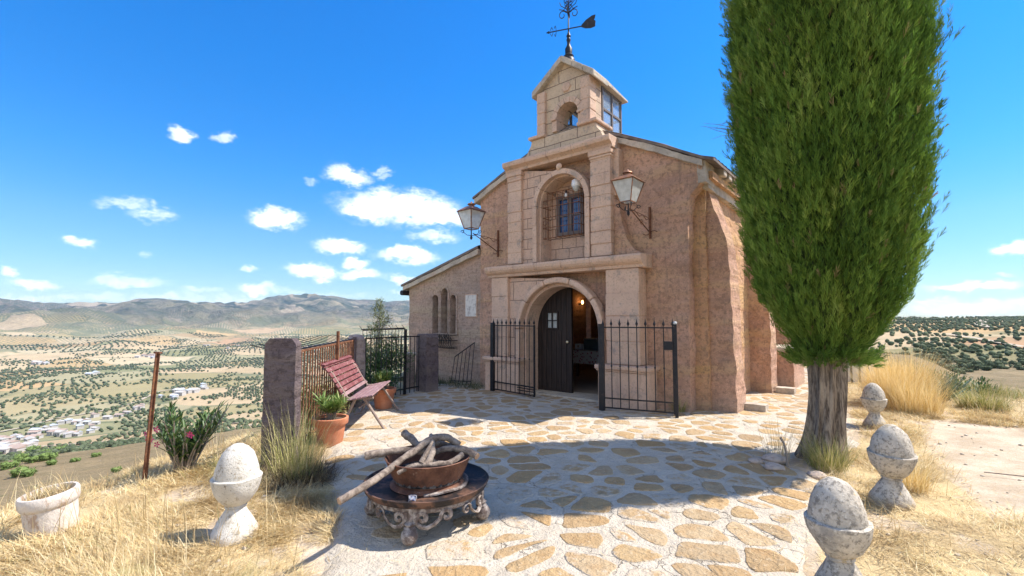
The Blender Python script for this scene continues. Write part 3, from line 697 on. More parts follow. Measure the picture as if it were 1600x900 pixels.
def m_stone(row, brick, wd=.010, joint=True, base=(.64, .45, .33), alt=(.56, .385, .285)):
    def f(t):
        P = t.coord(); n = t.noise(2.6, 6, .65, vec=P); n2 = t.noise(26, 6, .7, vec=P)
        c = t.mix(t.step(n, .35, .68), base, alt)
        c = t.mix(t.step(t.noise(1.2, 5, .65, vec=t.vmath('ADD', P, (3, 9, 4))), .5, .7, 0, .5), c, (.54, .35, .27))
        c = t.mix(t.step(n2, .50, .68, 0, .55), c, (.27, .205, .15))
        c = t.mix(t.step(t.noise(3.2, 7, .75, vec=t.vmath('ADD', P, (1, 5, 8))), .54, .66, 0, .65), c, (.26, .235, .21))
        x, y, z = t.sep(P)
        c = t.mix(t.step(t.noise(5, 5, .65, vec=t.comb(t.math('MULTIPLY', x, 1.6), t.math('MULTIPLY', y, 1.6), t.math('MULTIPLY', z, .13))), .56, .72, 0, .38), c, (.26, .195, .155))
        h = t.math('ADD', n2, t.math('MULTIPLY', t.noise(7, 5, .6, vec=P), 1.0))
        if joint:
            wob = t.vmath('ADD', P, t.vmath('SCALE', t.noise(3, 3, .5, vec=P, col=True), .03))
            j, cc = joints_h(t, wob, row, brick, wd)
            c = t.mix(t.math('MULTIPLY', t.sep(cc)[0], .16), c, (.38, .30, .24)); c = t.mix(t.math('MULTIPLY', j, .85), c, (.15, .11, .085)); h = t.math('SUBTRACT', h, t.math('MULTIPLY', j, 2.0))
        return c, t.bump(h, .8, .018)
    return f
M_STONE = mat('carved_stone', m_stone(0, 0, joint=False), rough=.9, spec=.15)
M_ASHLAR = mat('ashlar_panel', m_stone(.40, .62, .008, base=(.64, .43, .315)), rough=.9, spec=.15)
M_ASHLAR_S = mat('small_ashlar', m_stone(.22, .34, .007, base=(.62, .42, .31)), rough=.9, spec=.15)
M_BELFRY = mat('belfry_ashlar', m_stone(.26, .8, .009, base=(.60, .46, .32), alt=(.50, .38, .27)), rough=.9, spec=.15)
M_LICHEN = mat('weathered_coping', m_stone(0, 0, joint=False, base=(.56, .48, .38), alt=(.38, .33, .27)), rough=.95, spec=.1)
def m_wood(base, light, sc=14):
    def f(t):
        P = t.coord(); x, y, z = t.sep(P)
        n = t.noise(sc, 6, .7, vec=t.comb(t.math('MULTIPLY', x, 2.2), t.math('MULTIPLY', y, 2.2), t.math('MULTIPLY', z, .16)))
        return t.mix(t.step(n, .35, .7), base, light), t.bump(n, .7, .008)
    return f
M_DOOR = mat('dark_door_wood', m_wood((.014, .010, .009), (.045, .03, .024)), rough=.65, spec=.3)
M_WINWOOD = mat('grey_window_wood', m_wood((.10, .085, .085), (.20, .17, .16)), rough=.8)
M_IRON = mat('dark_wrought_iron', lambda t: t.mix(t.step(t.noise(20, 5, .7, vec=t.coord()), .5, .75), (.016, .016, .019), (.07, .05, .04)), rough=.5, metal=.4, spec=.5)
M_RUST = mat('rusted_iron', lambda t: (t.mix(t.step(t.noise(16, 6, .7, vec=t.coord()), .35, .7), (.10, .045, .03), (.30, .13, .06)), t.bump(t.noise(60, 4, .7, vec=t.coord()), .5, .004)), rough=.85, metal=.2)
M_COPPER = mat('oxidised_copper', lambda t: t.mix(t.step(t.noise(9, 5, .7, vec=t.coord()), .4, .7), (.34, .16, .08), (.13, .085, .07)), rough=.55, metal=.5)
def m_glass(t):
    t.b.inputs['Transmission Weight'].default_value = 0; t.b.inputs['Alpha'].default_value = .72
    return t.mix(t.step(t.noise(12, 4, .6, vec=t.coord()), .3, .7), (.50, .52, .50), (.66, .68, .66))
M_FROST = mat('dusty_lantern_glass', m_glass, rough=.25, spec=.5)
def m_clear(t):
    t.b.inputs['Alpha'].default_value = .30; return (.45, .55, .65)
M_CLEAR = mat('clear_glass', m_clear, rough=.05, spec=.8)
def m_blueglass(t):
    n = t.noise(3, 3, .5, vec=t.coord()); return t.mix(n, (.012, .03, .10), (.02, .06, .17))
M_BLUEGL = mat('blue_window_glass', m_blueglass, rough=.12, spec=.8)
M_DARKGL = mat('dark_window_glass', lambda t: t.mix(t.noise(4, 4, .6, vec=t.coord()), (.05, .065, .07), (.12, .14, .14)), rough=.2, spec=.6)
M_TILE = mat('old_roof_tile', lambda t: (t.mix(t.step(t.noise(5, 6, .7, vec=t.coord()), .35, .7), (.13, .11, .10), (.30, .22, .17)), t.bump(t.noise(22, 5, .7, vec=t.coord()), .7, .02)), rough=.95)
M_WHITEP = mat('white_plastic', lambda t: (.78, .79, .80), rough=.4)
M_INNER = mat('dim_interior_plaster', lambda t: t.mix(t.noise(2, 5, .6, vec=t.coord()), (.20, .13, .09), (.28, .19, .13)), rough=.95)

# ------------------------------------------------------------------ chapel, local axes: x along the front to the right, y into the building
CH_O = (1.0404, 8.9358, 0); CH_R = -math.atan2(.6388743, .7693111)
LAB = 'old pink plaster chapel with stone portal, arched door and small belfry'
chap = thing('chapel', LAB, 'chapel', CH_O, CH_R)
def arcpts(cx, cz, r, a0, a1, n): return [(cx+r*math.cos(R(a0+(a1-a0)*k/n)), cz+r*math.sin(R(a0+(a1-a0)*k/n))) for k in range(n+1)]
def B(name, m, x0, x1, y0, y1, z0, z1, bevel=.012, parent=chap, rough=0, cut=.12):
    return MB().box(x0, x1, y0, y1, z0, z1).build(name, m, parent, bevel=0 if rough else bevel, rough=rough, cut=cut)

# gable wall
door_hole = [(-1.25, -.15), (-1.25, 1.37)]+arcpts(-.3, 1.37, .95, 180, 0, 18)+[(.65, -.15)]
niche_hole = [(-.80, 2.70), (-.80, 3.95)]+arcpts(-.2, 3.95, .60, 180, 0, 14)+[(.40, 2.70)]
out = [(-2.72, -.3), (2.19, -.3), (2.21, 3.3), (2.27, 3.7), (2.42, 3.86), (2.47, 3.92), (2.47, 4.20), (2.2, 4.37), (1.86, 4.58), (.97, 5.00), (-.1, 5.44), (-1.14, 5.14), (-2.0, 4.80), (-2.72, 4.50)]
MB().poly_y(out, .45, .80, [door_hole, niche_hole]).build('front_wall', M_PLASTER, chap, rough=.024, cut=.12, rs=5)
B('side_wall', M_PLASTER_O, 2.10, 2.42, .74, 6.9, -.3, 3.95, rough=.014, cut=.22)
B('rear_wall', M_PLASTER_O, -2.72, 2.40, 6.6, 6.95, -.3, 4.0)
MB().poly_y([(-2.70, 3.98), (2.38, 3.98), (-.1, 5.4)], 6.62, 6.94).build('rear_gable', M_PLASTER_O, chap)
for (a, b, zb, zt) in [(.80, 4.85, -.3, 4.3), (5.15, 6.6, -.3, 4.3), (4.85, 5.15, -.3, .85), (4.85, 5.15, 2.25, 4.3)]:
    B('left_wall', M_PLASTER, -2.72, -2.42, a, b, zb, zt, bevel=0)
# corbelled eaves on the right
MB().poly_x([(.62, 3.84), (6.9, 3.84), (6.9, 3.99), (.62, 3.99)], 2.42, 2.52).build('eaves_band', M_LICHEN, chap, rough=.008, cut=.2)
MB().poly_x([(.62, 3.99), (6.9, 3.99), (6.9, 4.12), (.62, 4.12)], 2.30, 2.60).build('eaves_band', M_PLASTER_O, chap, rough=.008, cut=.2)
e = MB(); y = 1.02
while y < 6.9:
    j = random.uniform(-.012, .012); e.box(2.38, 2.68+j, y, y+.20, 4.125, 4.30+j, Matrix.Rotation(random.uniform(-.05, .05), 4, 'Y')) if False else e.box(2.38, 2.68+j, y, y+.20, 4.125, 4.30+j)
    y += .34
e.build('eaves_blocks', M_LICHEN, chap, bevel=.02)
B('eaves_end_block', M_LICHEN, 2.40, 2.53, .43, .98, 3.90, 4.27, rough=.012, cut=.1)
# roof slopes with barrel tiles
def slope(line, y0, y1, amp=.022, pitch=.21, th=.05):
    m = MB(); n = int((y1-y0)/pitch*6); K = len(line)
    vs = []
    for k in range(n+1):
        y = y0+(y1-y0)*k/n; h = amp*abs(math.sin(math.pi*(y-y0)/pitch))
        for q, (xx, zz) in enumerate(line):
            vs.append((xx, y, zz+h+th+.012*math.sin(y*2.1+q)))
    fs = [(k*K+q, k*K+q+1, (k+1)*K+q+1, (k+1)*K+q) for k in range(n) for q in range(K-1)]
    m.add(vs, fs); b = len(m.v)
    for (xa, za), (xb, zb) in zip(line[:-1], line[1:]):
        m.add([(xa, y0, za), (xb, y0, zb), (xb, y1, zb), (xa, y1, za), (xa, y0, za+th), (xb, y0, zb+th)], [(0, 1, 2, 3), (0, 1, 5, 4)])
    xe, ze = line[-1]; m.add([(xe, y0, ze), (xe, y1, ze), (xe, y1, ze+th), (xe, y0, ze+th)], [(0, 1, 2, 3)])
    return m
slope([(-.1, 5.52), (.97, 5.07), (1.86, 4.64), (2.2, 4.45), (2.5, 4.29), (2.70, 4.22)], .35, 7.05).build('roof_slope', M_TILE, chap)
slope([(-.1, 5.52), (-1.14, 5.20), (-2.0, 4.87), (-2.9, 4.49)], .35, 7.05).build('roof_slope', M_TILE, chap)
MB().tube([(-.1, .80, 5.54), (-.1, 7.05, 5.54)], .08, 10).build('roof_ridge', M_TILE, chap)
# coping under the rake edge
rk = [(2.5, 4.31), (2.2, 4.47), (1.86, 4.66), (.97, 5.09), (-.1, 5.54), (-1.14, 5.22), (-2.0, 4.89), (-2.84, 4.52)]
MB().poly_y([(x, z-.03) for x, z in rk]+[(x, z-.15) for x, z in reversed(rk)], .36, .62).build('rake_coping', M_LICHEN, chap, rough=.016, cut=.12, rs=7)

# buttresses on the right side
def buttress(y0, y1, xo=2.74, top=3.86, par=chap):
    m = MB()
    prof = [(2.30, -.2), (xo+.06, -.2), (xo+.03, 1.2), (xo, 2.55), (xo-.03, 2.85), (xo-.12, 3.2), (xo-.22, 3.5), (2.47, top), (2.30, top)]
    m.poly_y(prof, y0, y1).build('buttress', M_PLASTER, chap, rough=.026, cut=.09, rs=5)
buttress(.83, 1.37, 2.77); buttress(3.60, 4.10, 2.80); buttress(6.1, 6.6, 2.85, 3.7)
# side box (stone bench-like plinth) with slab cap at the far end of the side wall
B('side_plinth', M_PLASTER, 2.60, 3.12, 4.42, 5.85, -.2, .84, rough=.012, cut=.16)
B('side_plinth_cap', M_LICHEN, 2.56, 3.17, 4.38, 5.90, .845, .93, bevel=.02)

# lean-to aisle on the left with three lancets
def lancet(cx, w_, zb, zt): r_ = w_/2; return [(cx-r_, zb), (cx-r_, zt-r_)]+arcpts(cx, zt-r_, r_, 180, 0, 8)+[(cx+r_, zb)]
L3 = [(-4.36, .24, 1.20, 2.20), (-4.02, .27, 1.20, 2.37), (-3.70, .24, 1.20, 2.20)]
MB().poly_y([(-5.48, -.4), (-2.74, -.4), (-2.74, 3.20), (-5.48, 2.44)], .50, .80, [lancet(*q) for q in L3]).build('aisle_wall', M_AISLE, chap, rough=.022, cut=.14, rs=3.5)
B('aisle_side_wall', M_AISLE, -5.48, -5.18, .81, 4.2, -.6, 2.44, bevel=0)
B('aisle_rear_wall', M_AISLE, -5.17, -2.74, 3.9, 4.2, -.4, 2.5, bevel=0)
slope([(-2.74, 3.28), (-4.2, 2.88), (-5.72, 2.48)], .38, 4.4).build('aisle_roof', M_TILE, chap)
MB().poly_y([(-2.76, 3.26), (-5.66, 2.48), (-5.66, 2.37), (-2.76, 3.14)], .40, .62).build('aisle_coping', M_LICHEN, chap, rough=.012, cut=.12, rs=6)
MB().tube([(-5.58, .30, 2.30), (-5.58, .65, 2.30)], .07, 10).build('gutter_end', M_IRON, chap)
for cx, w_, zb, zt in L3:
    r_ = w_/2; f_ = MB()
    f_.poly_y([(cx-r_-.05, zb-.02), (cx-r_-.05, zt-r_)]+arcpts(cx, zt-r_, r_+.05, 180, 0, 8)+[(cx+r_+.05, zb-.02)], .475, .53, [lancet(cx, w_-.012, zb, zt)])
    fo = f_.build('lancet_window', M_AISLE, chap, bevel=.012)
    MB().box(cx-r_-.01, cx+r_+.01, .70, .715, zb-.02, zt+.02).build('pane', M_DARKGL, fo)

# ---- portal
B('pedestal', M_STONE, -2.14, -1.20, .02, .5, -.1, .64, rough=.005, cut=.12)
B('pedestal', M_STONE, .68, 1.62, .02, .5, -.1, .64, rough=.005, cut=.12)
for (a, b) in [(-2.19, -1.15), (.63, 1.67)]:
    m = MB(); m.box(a+.02, b-.02, -.01, .5, .643, .68); m.box(a, b, -.04, .5, .68, .76)
    m.build('pedestal_cap', M_STONE, chap, bevel=.018)
def blockpile(name, x0, x1, y0, y1, z0, z1, n, m=M_STONE, jit=.010, gap=.012):
    h = (z1-z0)/n; q = MB(); q.box(x0+.012, x1-.012, y0+.012, y1, z0, z1)
    zc = z0
    for k in range(n):
        a = random.uniform(-jit, jit); b = random.uniform(-jit, jit)*.6; zt = z0+h*(k+1)+(random.uniform(-.02, .02) if k < n-1 else 0)
        q.box(x0+b, x1+b, y0+a, y1+.001, zc+gap/2, zt-gap/2); zc = zt
    return q.build(name, m, chap, bevel=.012)
blockpile('pilaster', -2.05, -1.58, .12, .455, .763, 2.498, 4)
blockpile('pilaster', .80, 1.45, .12, .455, .763, 2.498, 4)
sp = [(-1.59, .0), (-1.59, 2.49), (.81, 2.49), (.81, .0), (.72, .0), (.72, 1.37)]+arcpts(-.3, 1.37, 1.02, 0, 180, 20)+[(-1.32, 0)]
MB().poly_y(sp, .20, .455).build('spandrel_panel', M_ASHLAR, chap)
def archivolt(name, cx, cz, ri, ro, y0, y1, n, zb, jn, m=M_STONE, gap=.010, bev=.016):
    q = MB()
    for k in range(n):
        a0 = 180*k/n+(gap/ro*28); a1 = 180*(k+1)/n-(gap/ro*28); dy = random.uniform(-.004, .004)
        A = arcpts(cx, cz, ro, a0, a1, 5); Bp = arcpts(cx, cz, ri, a1, a0, 5)
        q.poly_y(A+Bp, y0+dy, y1)
    for k in range(jn):
        h = (cz-zb)/jn
        for (xa, xb) in ((cx-ro, cx-ri), (cx+ri, cx+ro)):
            q.box(xa, xb, y0+random.uniform(-.004, .004), y1, zb+h*k+gap/2, zb+h*(k+1)-gap/2)
    # recessed core behind the joints
    core = [(cx-ro+.008, zb), (cx-ro+.008, cz)]+arcpts(cx, cz, ro-.008, 180, 0, 24)+[(cx+ro-.008, zb), (cx+ri+.008, zb), (cx+ri+.008, cz)]+arcpts(cx, cz, ri+.008, 0, 180, 24)+[(cx-ri-.008, zb)]
    q.poly_y(core, y0+.01, y1-.002)
    return q.build(name, m, chap, bevel=bev)
archivolt('door_arch', -.3, 1.37, .935, 1.05, .09, .32, 5, .0, 3, bev=.03)
archivolt('door_reveal', -.3, 1.37, .875, .98, .25, .68, 5, .0, 3, bev=.012)
def band(x0, x1, prof, name='cornice', m=M_STONE, joints=()):
    q = MB(); xs_ = [x0]+list(joints)+[x1]
    for a, b in zip(xs_[:-1], xs_[1:]):
        q.poly_x(prof, a+(.003 if a != x0 else 0), b-(.003 if b != x1 else 0))
    return q.build(name, m, chap, bevel=.007)
c1 = [(.50, 2.50), (.10, 2.50), (.08, 2.555), (.04, 2.57), (.0, 2.60), (-.03, 2.64), (-.04, 2.69), (-.03, 2.73), (.50, 2.76)]
band(-2.13, 1.56, c1, joints=(-1.3, -.75, -.1, .55))
# upper storey
blockpile('pilaster', -1.58, -1.20, .12, .455, 2.765, 4.80, 9)
blockpile('pilaster', .50, .93, .12, .455, 2.765, 4.80, 9)
for a, b in ((-1.61, -1.17), (.47, .96)):
    MB().box(a, b, .08, .456, 4.69, 4.795).box(a+.015, b-.015, .10, .456, 4.64, 4.688).build('pilaster_cap', M_STONE, chap, bevel=.015)
sp = [(-1.21, 2.75), (-1.21, 4.80), (.51, 4.80), (.51, 2.75), (.46, 2.75), (.46, 3.93)]+arcpts(-.2, 3.93, .66, 0, 180, 18)+[(-.86, 2.75)]
MB().poly_y(sp, .20, .455).build('niche_surround', M_ASHLAR_S, chap)
archivolt('niche_arch', -.2, 3.93, .58, .68, .10, .30, 5, 2.76, 3, bev=.025)
archivolt('niche_reveal', -.2, 3.93, .55, .62, .22, .60, 5, 2.76, 3, bev=.008)
B('niche_back', M_ASHLAR_S, -.84, .44, .60, .70, 2.6, 4.6, bevel=0)
MB().lathe([(.001, 0), (.06, 0), (.07, .02), (.055, .05), (.03, .06), (.001, .062)], n=14).xf(Matrix.Translation((-.2, .12, 4.66)) @ Matrix.Rotation(R(90), 4, 'X')).build('keystone', M_STONE, chap, smooth=True)
c2 = [(.60, 4.80), (.11, 4.80), (.10, 4.85), (.05, 4.88), (.0, 4.90), (-.015, 4.95), (-.01, 5.0), (.02, 5.015), (.60, 5.03)]
band(-1.63, .98, c2, joints=(-1.0, -.45, .15))
# plaster scrolls beside the upper storey
MB().poly_y([(.93, 2.76), (1.44, 2.76), (1.30, 2.86), (1.18, 3.05), (1.09, 3.35), (1.05, 3.62), (1.02, 3.78), (.93, 3.86)], .24, .455).build('scroll_shoulder', M_PLASTER, chap, rough=.008, cut=.1)
MB().poly_y([(-1.58, 2.76), (-2.03, 2.76), (-1.88, 2.86), (-1.76, 3.05), (-1.68, 3.35), (-1.63, 3.62), (-1.58, 3.80)], .24, .455).build('scroll_shoulder', M_PLASTER, chap, rough=.008, cut=.1)
B('gable_return', M_STONE, .92, 1.03, .26, .46, 3.9, 4.80, bevel=.01)
# belfry
MB().poly_y([(-1.15, 5.02), (.78, 5.02), (.70, 5.20), (.62, 5.30), (.60, 5.40), (-.96, 5.40), (-.98, 5.30), (-1.06, 5.18)], .18, .78).build('belfry_plinth', M_BELFRY, chap, bevel=.02)
for a, b in ((-1.01, -.58), (.20, .65)):
    MB().box(a, b, .12, .80, 5.402, 5.47).build('plinth_cap', M_STONE, chap, bevel=.018)
bo = [(-.82, 5.40), (.46, 5.40), (.46, 6.43), (-.17, 6.92), (-.82, 6.43)]
bh = [(-.34, 5.46), (-.34, 5.75)]+arcpts(-.08, 5.75, .26, 180, 0, 14)+[(.18, 5.46)]
MB().poly_y(bo, .275, .68, [bh]).build('belfry', M_BELFRY, chap, bevel=.008)
for a, b in ((-.83, -.62), (.25, .47)):
    blockpile('belfry_pier', a, b, .195, .45, 5.475, 6.41, 4, M_STONE, .005)
def ring(name, cx, cz, ri, ro, y0, y1, n):
    q = MB()
    for k in range(n):
        q.poly_y(arcpts(cx, cz, ro, 180*k/n+1, 180*(k+1)/n-1, 4)+arcpts(cx, cz, ri, 180*(k+1)/n-1, 180*k/n+1, 4), y0, y1)
    return q.build(name, M_STONE, chap, bevel=.006)
ring('belfry_arch', -.08, 5.75, .255, .37, .22, .5, 7)
for a, b in ((-.45, -.335), (.175, .29)):
    MB().box(a, b, .22, .5, 5.47, 5.70).build('belfry_jamb', M_STONE, chap, bevel=.008)
for a, b in ((-.46, -.33), (.17, .30)):
    MB().box(a, b, .18, .5, 5.70, 5.76).build('impost', M_STONE, chap, bevel=.012)
MB().lathe([(.001, 0), (.12, .0), (.10, .03), (.001, .04)], n=6).xf(Matrix.Translation((-.12, .275, 6.36)) @ Matrix.Rotation(R(90), 4, 'X')).build('carved_relief', M_STONE, chap)
for s_ in (-1, 1):
    x0, x1 = -.17, (-.17+s_*.76)
    q = MB(); seg = 3
    for k in range(seg):
        ua, ub = k/seg+.004, (k+1)/seg-.004
        xa, xb = x0+(x1-x0)*ua, x0+(x1-x0)*ub; za, zb = 7.01-.56*ua, 7.01-.56*ub
        q.poly_y([(xa, za), (xb, zb), (xb, zb-.14), (xa, za-.14)] if s_ > 0 else [(xa, za-.14), (xb, zb-.14), (xb, zb), (xa, za)], .14, .74)
    q.build('belfry_coping', M_LICHEN, chap, bevel=.02)
# glazed box behind the belfry
gx0, gx1, gy0, gy1, gz0, gz1 = -.62, .45, .74, 1.62, 5.44, 6.38
fr = MB()
for x in (gx0, gx1-.05):
    for y in (gy0, (gy0+gy1)/2-.02, gy1-.05): fr.box(x, x+.05, y, y+.05, gz0, gz1)
    for z in (gz0, (gz0+gz1)/2, gz1-.05): fr.box(x+.004, x+.046, gy0+.01, gy1-.01, z, z+.045)
for y in (gy1-.05,):
    for z in (gz0, (gz0+gz1)/2, gz1-.05): fr.box(gx0+.01, gx1-.01, y+.004, y+.046, z, z+.045)
    fr.box(-.11, -.07, y+.002, y+.048, gz0, gz1)
fo = fr.build('glazed_box', M_WINWOOD, chap)
for x in (gx0+.025, gx1-.025): MB().box(x-.003, x+.003, gy0+.03, gy1-.03, gz0+.02, gz1-.02).build('pane', M_CLEAR, fo)
MB().box(gx0+.03, gx1-.03, gy1-.03, gy1-.024, gz0+.02, gz1-.02).build('pane', M_CLEAR, fo)
MB().poly_x([(.70, 6.40), (1.74, 6.36), (1.74, 6.40), (.70, 6.50)], gx0-.12, gx1+.10).build('glazed_box_roof', M_LICHEN, chap, bevel=.01)
B('glazed_box_curb', M_PLASTER_O, gx0-.02, gx1+.02, .80, 1.66, 4.9, 5.43, bevel=.01)

# window in the niche
wx0, wx1, wz0, wz1 = -.56, .10, 3.33, 4.16
q = MB()
q.box(wx0, wx0+.08, .52, .60, wz0, wz1); q.box(wx1-.08, wx1, .52, .60, wz0, wz1); q.box(wx0, wx1, .521, .60, wz1-.07, wz1+.02); q.box(wx0, wx1, .521, .60, wz0, wz0+.07)
xm = (wx0+wx1)/2; q.box(xm-.05, xm+.05, .525, .60, wz0, wz1)
q.box(wx0+.02, wx1-.02, .535, .60, wz0+.40, wz0+.43)
wf = q.build('niche_window', M_WINWOOD, chap, bevel=.006)
MB().box(wx0+.03, wx1-.03, .56, .575, wz0+.02, wz1-.02).build('pane', M_BLUEGL, wf)
# projecting rusted grille
gx0, gx1, gz0, gz1, gy = -.75, .13, 3.27, 4.22, .30
q = MB(); nv = 7
for k in range(nv+1):
    x = gx0+(gx1-gx0)*k/nv
    q.tube([(x, gy, gz0), (x, gy, gz1)], .007, 5)
for z in (gz0, gz0+.22, gz0+.44, gz0+.66, gz0+.80, gz1):
    q.tube([(gx0, gy, z), (gx1, gy, z)], .008, 5)
    for x in (gx0, gx1): q.tube([(x, gy, z), (x, .60, z)], .008, 5)
for x in (gx0, gx1):
    for y in (.40, .5): q.tube([(x, y, gz0), (x, y, gz1)], .007, 5)
for k in range(nv+1):
    x = gx0+(gx1-gx0)*k/nv
    q.tube([(x, gy, gz1), (x, .58, gz1)], .005, 5); q.tube([(x, gy, gz0), (x, .58, gz0)], .005, 5)
for z in (gz0+.33, gz0+.75):
    for x in (gx0+.06, gx1-.06):
        q.tube([(x+.05*math.cos(a), gy-.005, z+.05*math.sin(a)) for a in np.linspace(0, 5.5, 10)], .005, 4)
q.build('window_grille', M_RUST, chap)
# door leaves
def leaf(x0, x1, y, name):
    o = [(x0, .02)]; n = 14
    def top(x): return 1.37+math.sqrt(max(0, .93**2-(x+.3)**2))
    xs_ = np.linspace(x0, x1, n)
    o = [(x0, .02)]+[(x, top(x)) for x in xs_]+[(x1, .02)]
    hole = [(-.93, 1.38), (-.93, 1.72), (-.66, 1.72), (-.66, 1.38)]
    return o, hole
o, hole = leaf(-1.22, -.31, .68, 'door')
d = MB().poly_y(o, .70, .75, [hole]).build('door', M_DOOR, chap, bevel=.004)
q = MB()
for k in range(7):
    x = -1.20+k*.128; tz = 1.37+math.sqrt(max(.01, .92**2-(x+.06+.3)**2))-.03
    if -1.0 < x < -.62:
        q.box(x+.004, x+.122, .688, .70, .03, 1.33); q.box(x+.004, x+.122, .688, .70, 1.77, tz)
    else: q.box(x+.004, x+.122, .688, .70, .03, tz)
q.build('door_planks', M_DOOR, chap, bevel=.004)
q = MB(); q.box(-.95, -.64, .675, .70, 1.36, 1.39); q.box(-.95, -.64, .675, .70, 1.71, 1.74); q.box(-.95, -.92, .676, .70, 1.36, 1.74); q.box(-.67, -.64, .676, .70, 1.36, 1.74); q.box(-.81, -.785, .68, .70, 1.38, 1.72); q.box(-.93, -.66, .681, .70, 1.54, 1.56)
q.build('peephole_frame', M_DOOR, d); MB().box(-.93, -.66, .72, .73, 1.38, 1.72).build('peephole_pane', M_FROST, d)
MB().lathe([(.001, 0), (.03, 0), (.02, .02), (.028, .05), (.001, .07)], n=10).xf(Matrix.Translation((-.40, .70, 1.10)) @ Matrix.Rotation(R(90), 4, 'X')).build('door_knob', mat('brass_knob', lambda t: (.7, .6, .4), rough=.3, metal=.8), d, smooth=True)
q = MB()
for z in (.25, .62, .95, 2.0):
    for k in range(6):
        x = -1.10+k*.15
        if math.hypot(x+.3, max(0, z-1.37)) < .85: q.lathe([(.001, 0), (.012, 0), (.008, .01), (.001, .012)], n=6).xf(Matrix.Translation((x, .688, z)) @ Matrix.Rotation(R(90), 4, 'X'), len(q.v)-24)
q.build('door_studs', M_IRON, d)
# the right leaf stands open into the room
o2 = MB().poly_y([(0, .02), (0, 1.37)]+[(x, 1.37+math.sqrt(max(0, .93**2-(.93-x)**2))) for x in np.linspace(.02, .91, 12)]+[(.91, .02)], 0, .05)
o2.xf(Matrix.Translation((.58, .82, 0)) @ Matrix.Rotation(R(82), 4, 'Z')).build('door', M_DOOR, chap, bevel=.004)
# threshold and interior
B('threshold', M_MORTAR, -1.15, .55, .30, .9, -.05, .045, bevel=.01)
B('interior_floor', mat('worn_floor', lambda t: t.mix(t.noise(3, 5, .6, vec=t.coord()), (.25, .2, .16), (.36, .3, .24)), rough=.7), -2.42, 2.1, .8, 6.6, -.06, .03, bevel=0)
B('interior_ceiling', M_DOOR, -2.42, 2.1, .80, 6.6, 3.9, 3.96, bevel=0)

# ------------------------------------------------------------------ things in and on the chapel
def L2W(x, y, z=0):
    c, s_ = math.cos(CH_R), math.sin(CH_R); return (CH_O[0]+x*c-y*s_, CH_O[1]+x*s_+y*c, z)
M_CLOTH = mat('patterned_cloth', lambda t: t.mix(t.step(t.voro(16, t.coord()), .25, .4), (.42, .10, .09), (.60, .50, .42)), rough=.9)
M_TWOOD = mat('table_wood', m_wood((.12, .055, .03), (.22, .11, .06)), rough=.6)
tb = thing('table', 'wooden table under a red patterned cloth inside the open doorway', 'table', L2W(-1.15, 3.0, .03), CH_R)
MB().box(-.7, .7, -.35, .35, .70, .74).build('tabletop', M_TWOOD, tb)
for x in (-.64, .58):
    for y in (-.3, .24): MB().box(x, x+.06, y, y+.06, 0, .70).build('leg', M_TWOOD, tb)
tag(MB().box(-.72, .72, -.37, .37, .742, .75).box(-.72, .72, -.38, -.37, .42, .75).box(.72, .73, -.37, .37, .42, .75).xf(Matrix.Translation(L2W(-1.15, 3.0, .03)) @ Matrix.Rotation(CH_R, 4, 'Z')).build('tablecloth', M_CLOTH), 'red and cream patterned cloth over the table inside', 'tablecloth')
mw = thing('microwave_oven', 'dark box-shaped microwave on the table inside the chapel', 'microwave', L2W(-1.02, 3.0, .785), CH_R)
MB().box(-.27, .27, -.2, .2, 0, .30).build('housing', mat('grey_metal', lambda t: (.22, .22, .23), rough=.4, metal=.6), mw, bevel=.01)
MB().box(-.25, .13, -.21, -.201, .03, .27).build('door_glass', M_DARKGL, mw)
q = thing('paper_box', 'small white box standing beside the microwave', 'box', L2W(-1.47, 2.9, .785), CH_R)
MB().box(-.1, .1, -.06, .06, 0, .15).build('carton', M_WHITEP, q, bevel=.006); MB().box(-.03, .03, -.062, -.0605, .05, .11).build('label_patch', M_CLOTH, q)
lm = thing('wall_lamp', 'small glowing warm lamp on the dim wall seen through the door', 'lamp', L2W(-2.38, 4.45, 2.02), CH_R)
MB().box(-.03, .06, -.02, .02, -.02, .02).build('bracket', M_IRON, lm)
MB().lathe([(.02, 0), (.035, .05), (.02, .1), (.001, .12)], (.08, 0, .0), 10).build('bulb', mat('lit_bulb', lambda t: None), lm, smooth=True)
bm_ = bpy.data.materials['lit_bulb'].node_tree.nodes; [setattr(n.inputs['Emission Color'], 'default_value', (1, .5, .16, 1)) or setattr(n.inputs['Emission Strength'], 'default_value', 6) for n in bm_ if n.type == 'BSDF_PRINCIPLED']
pl = bpy.data.lights.new('lamp_glow', 'POINT'); pl.energy = .35; pl.color = (1, .5, .18); pl.shadow_soft_size = .05
po = bpy.data.objects.new('lamp_glow', pl); C.objects.link(po); po.location = (.2, 0, .05); po.parent = lm

